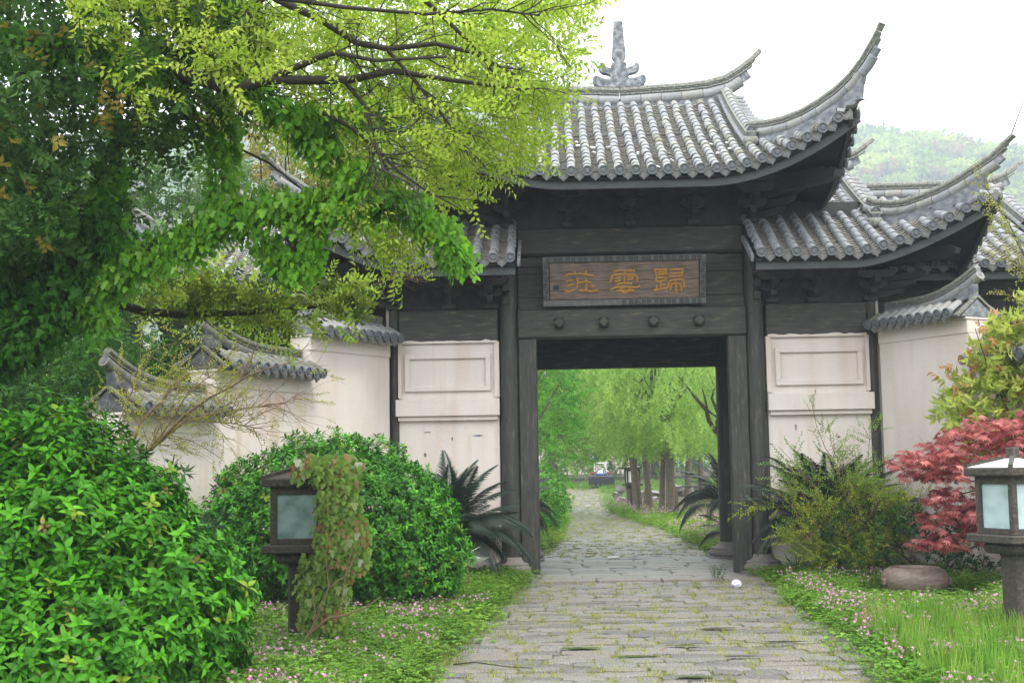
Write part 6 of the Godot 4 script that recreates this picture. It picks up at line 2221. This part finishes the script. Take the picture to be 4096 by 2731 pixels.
func make_trees():
	var g := "trees beyond the left garden wall"
	var da := Color(0.02, 0.06, 0.018)
	var db := Color(0.06, 0.13, 0.03)
	free_tree("broadleaf_tree", "dark broadleaf tree behind the left stepped wall, farthest left", "tree", Vector3(-8.0, 0, 3.4), 2.6, 0.16, [[Vector3(0.3, 3.2, 0), Vector3(2.0, 1.9, 1.6)], [Vector3(0.6, 1.5, 0.3), Vector3(1.4, 1.3, 1.2)]], 1700, L.grove, M.leaf, Color(0.03, 0.11, 0.015), Color(0.09, 0.24, 0.03), 0.2, 0.6, 1.0, 201, M.bark_dark, g)
	free_tree("broadleaf_tree", "shady tree with dark trunks behind the lowest step of the left wall", "tree", Vector3(-7.0, 0, 0.4), 3.0, 0.14, [[Vector3(0.0, 3.6, 0), Vector3(1.6, 1.2, 1.4)], [Vector3(0.7, 2.6, 0.0), Vector3(1.3, 0.7, 1.0)]], 1000, L.grove, M.leaf, da, db, 0.3, 0.55, 0.95, 202, M.bark_dark, g, -0.05)
	free_tree("broadleaf_tree", "pale-leaved tree rising behind the left hall roof", "tree", Vector3(-8.8, 0, -6.5), 5.2, 0.16, [[Vector3(0.2, 6.4, 0), Vector3(2.0, 1.5, 1.6)], [Vector3(1.6, 6.0, 0), Vector3(1.4, 1.2, 1.2)], [Vector3(-1.8, 6.0, 0), Vector3(1.6, 1.6, 1.2)]], 1700, L.grove, M.leaf, Color(0.05, 0.13, 0.03), Color(0.15, 0.26, 0.07), 0.2, 0.7, 1.1, 203, M.bark_dark, g)
	free_tree("loquat_tree", "yellowish bronze tree crown above the left roofs", "tree", Vector3(-7.2, 0, -11.0), 6.4, 0.18, [[Vector3(0.2, 8.4, 0), Vector3(1.7, 1.6, 1.6)], [Vector3(1.6, 7.6, 0), Vector3(1.4, 1.1, 1.4)]], 1100, L.grove, M.leaf, Color(0.16, 0.18, 0.03), Color(0.32, 0.26, 0.05), 0.0, 0.7, 1.1, 204, M.bark_dark, g)
	free_tree("broadleaf_tree", "tall dark tree far behind the left bushes", "tree", Vector3(-12.5, 0, -3.0), 5.0, 0.2, [[Vector3(0.5, 6.5, 0), Vector3(3.0, 3.6, 2.4)], [Vector3(1.5, 3.2, 0.5), Vector3(2.4, 2.0, 1.8)]], 2300, L.grove, M.leaf, da, db, 0.3, 0.8, 1.2, 205, M.bark_dark, g)
	var ug := thing("evergreen_undergrowth", "dark evergreen undergrowth crowding behind the left stepped wall", "undergrowth", Vector3(-7.2, 0, 1.6))
	rng.seed = 33
	branch(ug, "stem", [Vector3(0, 0, 0), Vector3(0.1, 1.0, 0), Vector3(0, 2.2, 0)], 0.08, 0.03, M.bark_dark)
	branch(ug, "stem", [Vector3(1.4, 0, -0.6), Vector3(1.5, 1.6, -0.6), Vector3(1.35, 3.6, -0.6)], 0.1, 0.06, M.bark_dark)
	branch(ug, "stem", [Vector3(2.0, 0, -1.0), Vector3(2.0, 2.0, -1.0), Vector3(2.1, 4.0, -1.0)], 0.11, 0.07, M.bark_dark)
	crown(ug, "foliage", [[Vector3(0.0, 1.6, 0), Vector3(1.3, 1.6, 0.9)], [Vector3(1.4, 2.2, -0.8), Vector3(1.2, 1.6, 0.7)], [Vector3(2.4, 2.6, -1.4), Vector3(0.9, 1.3, 0.6)], [Vector3(-1.4, 1.6, 0.4), Vector3(1.2, 1.6, 0.9)]], 2300, L.grove, M.leaf, Color(0.02, 0.07, 0.012), Color(0.07, 0.17, 0.025), 0.2, 0.4, 0.75, 206, -0.5)
	# through the gate, on the left
	var gg := "broadleaf trees left of the far path"
	free_tree("grove_tree", "leafy green tree filling the left side of the gate opening", "tree", Vector3(-2.6, 0, -15.5), 2.6, 0.16, [[Vector3(0.5, 3.4, 0), Vector3(1.9, 1.6, 1.6)], [Vector3(0.7, 1.9, 0.4), Vector3(1.5, 1.0, 1.2)], [Vector3(0.0, 5.2, 0), Vector3(2.2, 1.5, 1.6)]], 2000, L.grove, M.leaf, Color(0.08, 0.27, 0.025), Color(0.2, 0.48, 0.06), 0.2, 0.5, 0.85, 211, M.bark, gg)
	free_tree("grove_tree", "second leafy tree left of the far path, beyond the hedge", "tree", Vector3(-2.2, 0, -25.0), 3.4, 0.2, [[Vector3(0.3, 4.6, 0), Vector3(2.0, 2.2, 1.8)], [Vector3(1.2, 3.2, 0), Vector3(1.3, 1.2, 1.4)]], 1400, L.grove, M.leaf, Color(0.08, 0.26, 0.025), Color(0.22, 0.46, 0.06), 0.2, 0.7, 1.1, 212, M.bark, gg)
	free_tree("grove_tree", "yellowish tree over the far end of the path", "tree", Vector3(-1.4, 1.0, -52.0), 3.6, 0.2, [[Vector3(1.5, 5.0, 0), Vector3(4.2, 3.0, 2.4)], [Vector3(0.5, 2.4, 1.0), Vector3(3.4, 1.6, 2.0)]], 1700, L.grove, M.leaf, Color(0.2, 0.36, 0.04), Color(0.4, 0.52, 0.08), 0.3, 1.2, 1.9, 213, M.bark, gg)
	free_tree("grove_tree", "dark green tree closing the view behind the loader", "tree", Vector3(4.5, 1.0, -58.0), 3.6, 0.2, [[Vector3(-0.5, 3.0, 0), Vector3(5.5, 3.4, 2.4)], [Vector3(-6.0, 2.0, 0.0), Vector3(3.0, 2.4, 2.0)], [Vector3(5.0, 4.0, 0.0), Vector3(5.0, 4.4, 2.0)]], 2600, L.grove, M.leaf, Color(0.08, 0.24, 0.03), Color(0.22, 0.42, 0.06), 0.3, 1.3, 2.0, 214, M.bark, gg)
	var hd := thing("hedge", "dense clipped hedge left of the path just past the gate", "hedge", Vector3(-2.1, 0, -11.5))
	rng.seed = 30
	branch(hd, "stem", [Vector3(0, 0, 0), Vector3(0, 0.8, 0)], 0.05, 0.03, M.bark_dark)
	shrub(hd, [[Vector3(0.1, 0.75, 1.6), Vector3(1.05, 0.85, 1.2)], [Vector3(0.1, 0.7, 0), Vector3(1.05, 0.9, 1.4)], [Vector3(0.15, 0.7, -2.2), Vector3(1.05, 0.8, 1.4)]], 420, L.round, M.gloss, Color(0.04, 0.16, 0.012), Color(0.13, 0.36, 0.035), L.leaf_round, 0, 31)
	# willows lining the right side of the far path
	var wl := ["pollard willow nearest the path bend, slim trunk", "willow with a dark straight trunk beside the far lantern", "willow just in front of the dark-trunked one", "pale willow set back behind the row", "leaning willow in the middle of the row", "willow paired close to the stout one", "stout willow with the thickest trunk of the row", "willow half hidden by the cycad fronds", "willow standing well back on the right", "farthest right willow, mostly behind the cycad", "forked tall willow rising above the cycad"]
	var wp := [[1.29, -25.8, 0.11], [1.37, -24.1, 0.09], [1.39, -22.2, 0.14], [1.9, -26.9, 0.13], [1.72, -21.8, 0.13], [1.86, -19.7, 0.11], [2.03, -18.7, 0.16], [2.3, -19.6, 0.12], [3.26, -26.2, 0.16], [4.0, -28.7, 0.14], [3.3, -16.5, 0.17]]
	for i in wp.size():
		rng.seed = 400 + i
		var o := thing("willow", wl[i], "willow", Vector3(wp[i][0], 0, wp[i][1]), "willows lining the far path")
		var h := rf(2.4, 3.2) if i < 10 else 2.2
		var tp := crook(Vector3.ZERO, Vector3(rf(-0.25, 0.2), h, rf(-0.2, 0.2)), 0.03, 5)
		branch(o, "trunk", tp, wp[i][2] * 0.85, wp[i][2] * 0.6, M.bark, 10)
		for k in 5:
			branch(o, "limb", crook(tp[5] - Vector3(0, rf(0, 0.5), 0), Vector3(rf(-1.2, 1.0), h + rf(0.8, 2.4), rf(-0.9, 0.9)), 0.1, 6), wp[i][2] * 0.5, 0.015, M.bark_dark, 6)
		var xf := []
		var cs := []
		for k in 420:
			var d := rdir()
			var p := Vector3(d.x * 1.6 - 0.15, h + 1.0 + d.y * 2.0, d.z * 1.5) * Vector3(1, 1, 1)
			if p.y < 2.2: p.y = rf(2.2, 3.0)
			var b := Basis(Vector3.UP, rf(0, TAU)) * Basis(Vector3.RIGHT, rf(-1.2, 1.2))
			var s := rf(0.7, 1.2)
			xf.append(Transform3D(b.scaled_local(Vector3(s, s, s)), p))
			cs.append(tint(Color(0.24, 0.45, 0.07), Color(0.46, 0.66, 0.16), 0.25))
		multi("crown", L.willow, M.leaf, o, xf, cs)
	# rocks, a far lantern and a far roof
	rng.seed = 61
	var rk := thing("rock_wall", "low dry wall of brown rocks beside the rising part of the path", "wall", Vector3(1.9, 0.1, -31.5))
	for i in 26:
		var m := MB.new()
		m.smooth(false)
		var q := []
		for k in 8:
			q.append(Vector3(-1 if k & 1 else 1, -1 if k & 2 else 1, -1 if k & 4 else 1) * Vector3(rf(0.1, 0.2), rf(0.07, 0.13), rf(0.1, 0.16)))
		for f in [[0, 1, 3, 2], [4, 5, 7, 6], [0, 1, 5, 4], [2, 3, 7, 6], [0, 2, 6, 4], [1, 3, 7, 5]]:
			m.quad(q[f[0]], q[f[1]], q[f[2]], q[f[3]], q[f[0]] + q[f[1]] + q[f[2]] + q[f[3]])
		var o := part("rock", m, M["stone%d" % (1 if i % 3 else 3)], rk)
		o.position = Vector3(rf(-0.9, 2.4), 0.12 + 0.2 * (i % 3), rf(-0.5, 0.5))
		o.rotation = Vector3(rf(-0.4, 0.4), rf(0, 3), rf(-0.4, 0.4))
	var fh := thing("far_hall", "distant hall whose pale tiled roof shows over the trees through the gate", "building", Vector3(-0.6, 0.0, -68.0))
	var wb := MB.new()
	box(wb, Vector3(0, 3.0, -3.0), Vector3(9, 6, 5))
	part("wall", wb, M.plaster, fh)
	var rb := MB.new()
	rb.quad(Vector3(-5, 6.0, 1.2), Vector3(5, 6.0, 1.2), Vector3(4.5, 9.6, -3.0), Vector3(-4.5, 9.6, -3.0), Vector3(0, 1, 1))
	rb.quad(Vector3(-5, 6.0, -7.2), Vector3(5, 6.0, -7.2), Vector3(4.5, 9.6, -3.01), Vector3(-4.5, 9.6, -3.01), Vector3(0, 1, -1))
	var fr := part("roof", rb, M.pan, fh)
	for i in 38:
		var x := -4.6 + i * 0.25
		var c := MB.new()
		tube(c, [Vector3(x, 6.05, 1.2), Vector3(x * 0.95, 7.9, -0.9), Vector3(x * 0.9, 9.65, -3.0)], [0.08], 6)
		part("tile_row", c, M.cap, fr)
	make_lantern("small lantern with a white pane standing among the far willow trunks", Vector3(1.36, 0.0, -25.1), 0.1, M.lantern, M.whitepaint, "garden lanterns")

func _ready():
	# camera
	var cam := Camera3D.new()
	cam.name = "camera"
	cam.position = Vector3(-1.07, 1.55, 18.66)
	cam.basis = Basis(Vector3.UP, deg_to_rad(2.0)) * Basis(Vector3.RIGHT, atan(500.5 / 5200.0)) * Basis(Vector3(0, 0, 1), deg_to_rad(-0.88))
	cam.fov = 29.42
	cam.far = 3000.0
	add_child(cam)
	cam.current = true
	# bright overcast sky
	var env := Environment.new()
	env.background_mode = Environment.BG_SKY
	var sky := Sky.new()
	var sm := ProceduralSkyMaterial.new()
	sm.sky_top_color = Color(0.98, 0.99, 1.0)
	sm.sky_horizon_color = Color(0.83, 0.835, 0.84)
	sm.sky_curve = 0.35
	sm.ground_bottom_color = Color(0.35, 0.37, 0.33)
	sm.ground_horizon_color = Color(0.7, 0.71, 0.7)
	sm.sun_angle_max = 0.1
	sky.sky_material = sm
	env.sky = sky
	env.background_energy_multiplier = 2.2
	env.ambient_light_source = Environment.AMBIENT_SOURCE_SKY
	env.tonemap_mode = Environment.TONE_MAPPER_LINEAR
	env.tonemap_exposure = 1.8
	env.sdfgi_enabled = true
	env.ssao_enabled = true
	env.ssil_enabled = true
	env.fog_enabled = true
	env.fog_density = 0.0011
	env.fog_light_color = Color(0.87, 0.92, 0.97)
	var we := WorldEnvironment.new()
	we.name = "environment"
	we.environment = env
	add_child(we)
	var sun := DirectionalLight3D.new()
	sun.name = "sun"
	sun.light_energy = 0.5
	sun.light_color = Color(1.0, 0.97, 0.92)
	sun.light_angular_distance = 14.0
	sun.shadow_enabled = true
	add_child(sun)
	sun.look_at_from_position(Vector3(5, 14, 7), Vector3.ZERO)
	rng.seed = 1
	make_materials()
	make_tile_meshes()
	make_leaf_meshes()
	make_ground()
	rng.seed = 2
	make_gate()
	make_walls()
	make_plaque()
	make_hill()
	make_trees()
	make_overhang()
	make_plants()
	make_lantern("square stone lantern with frosted panes and a white roof at the right edge", Vector3(2.79, 0, 7.4), 0.4, M.lantern, M.glass, "garden lanterns")
	make_lantern("dark damp stone lantern overgrown by vine in front of the round bush", Vector3(-3.3, 0, 7.4), -0.04, M.lantern_dark, M.glass_dark, "garden lanterns")
	make_small()
	make_loader()
	make_beds()
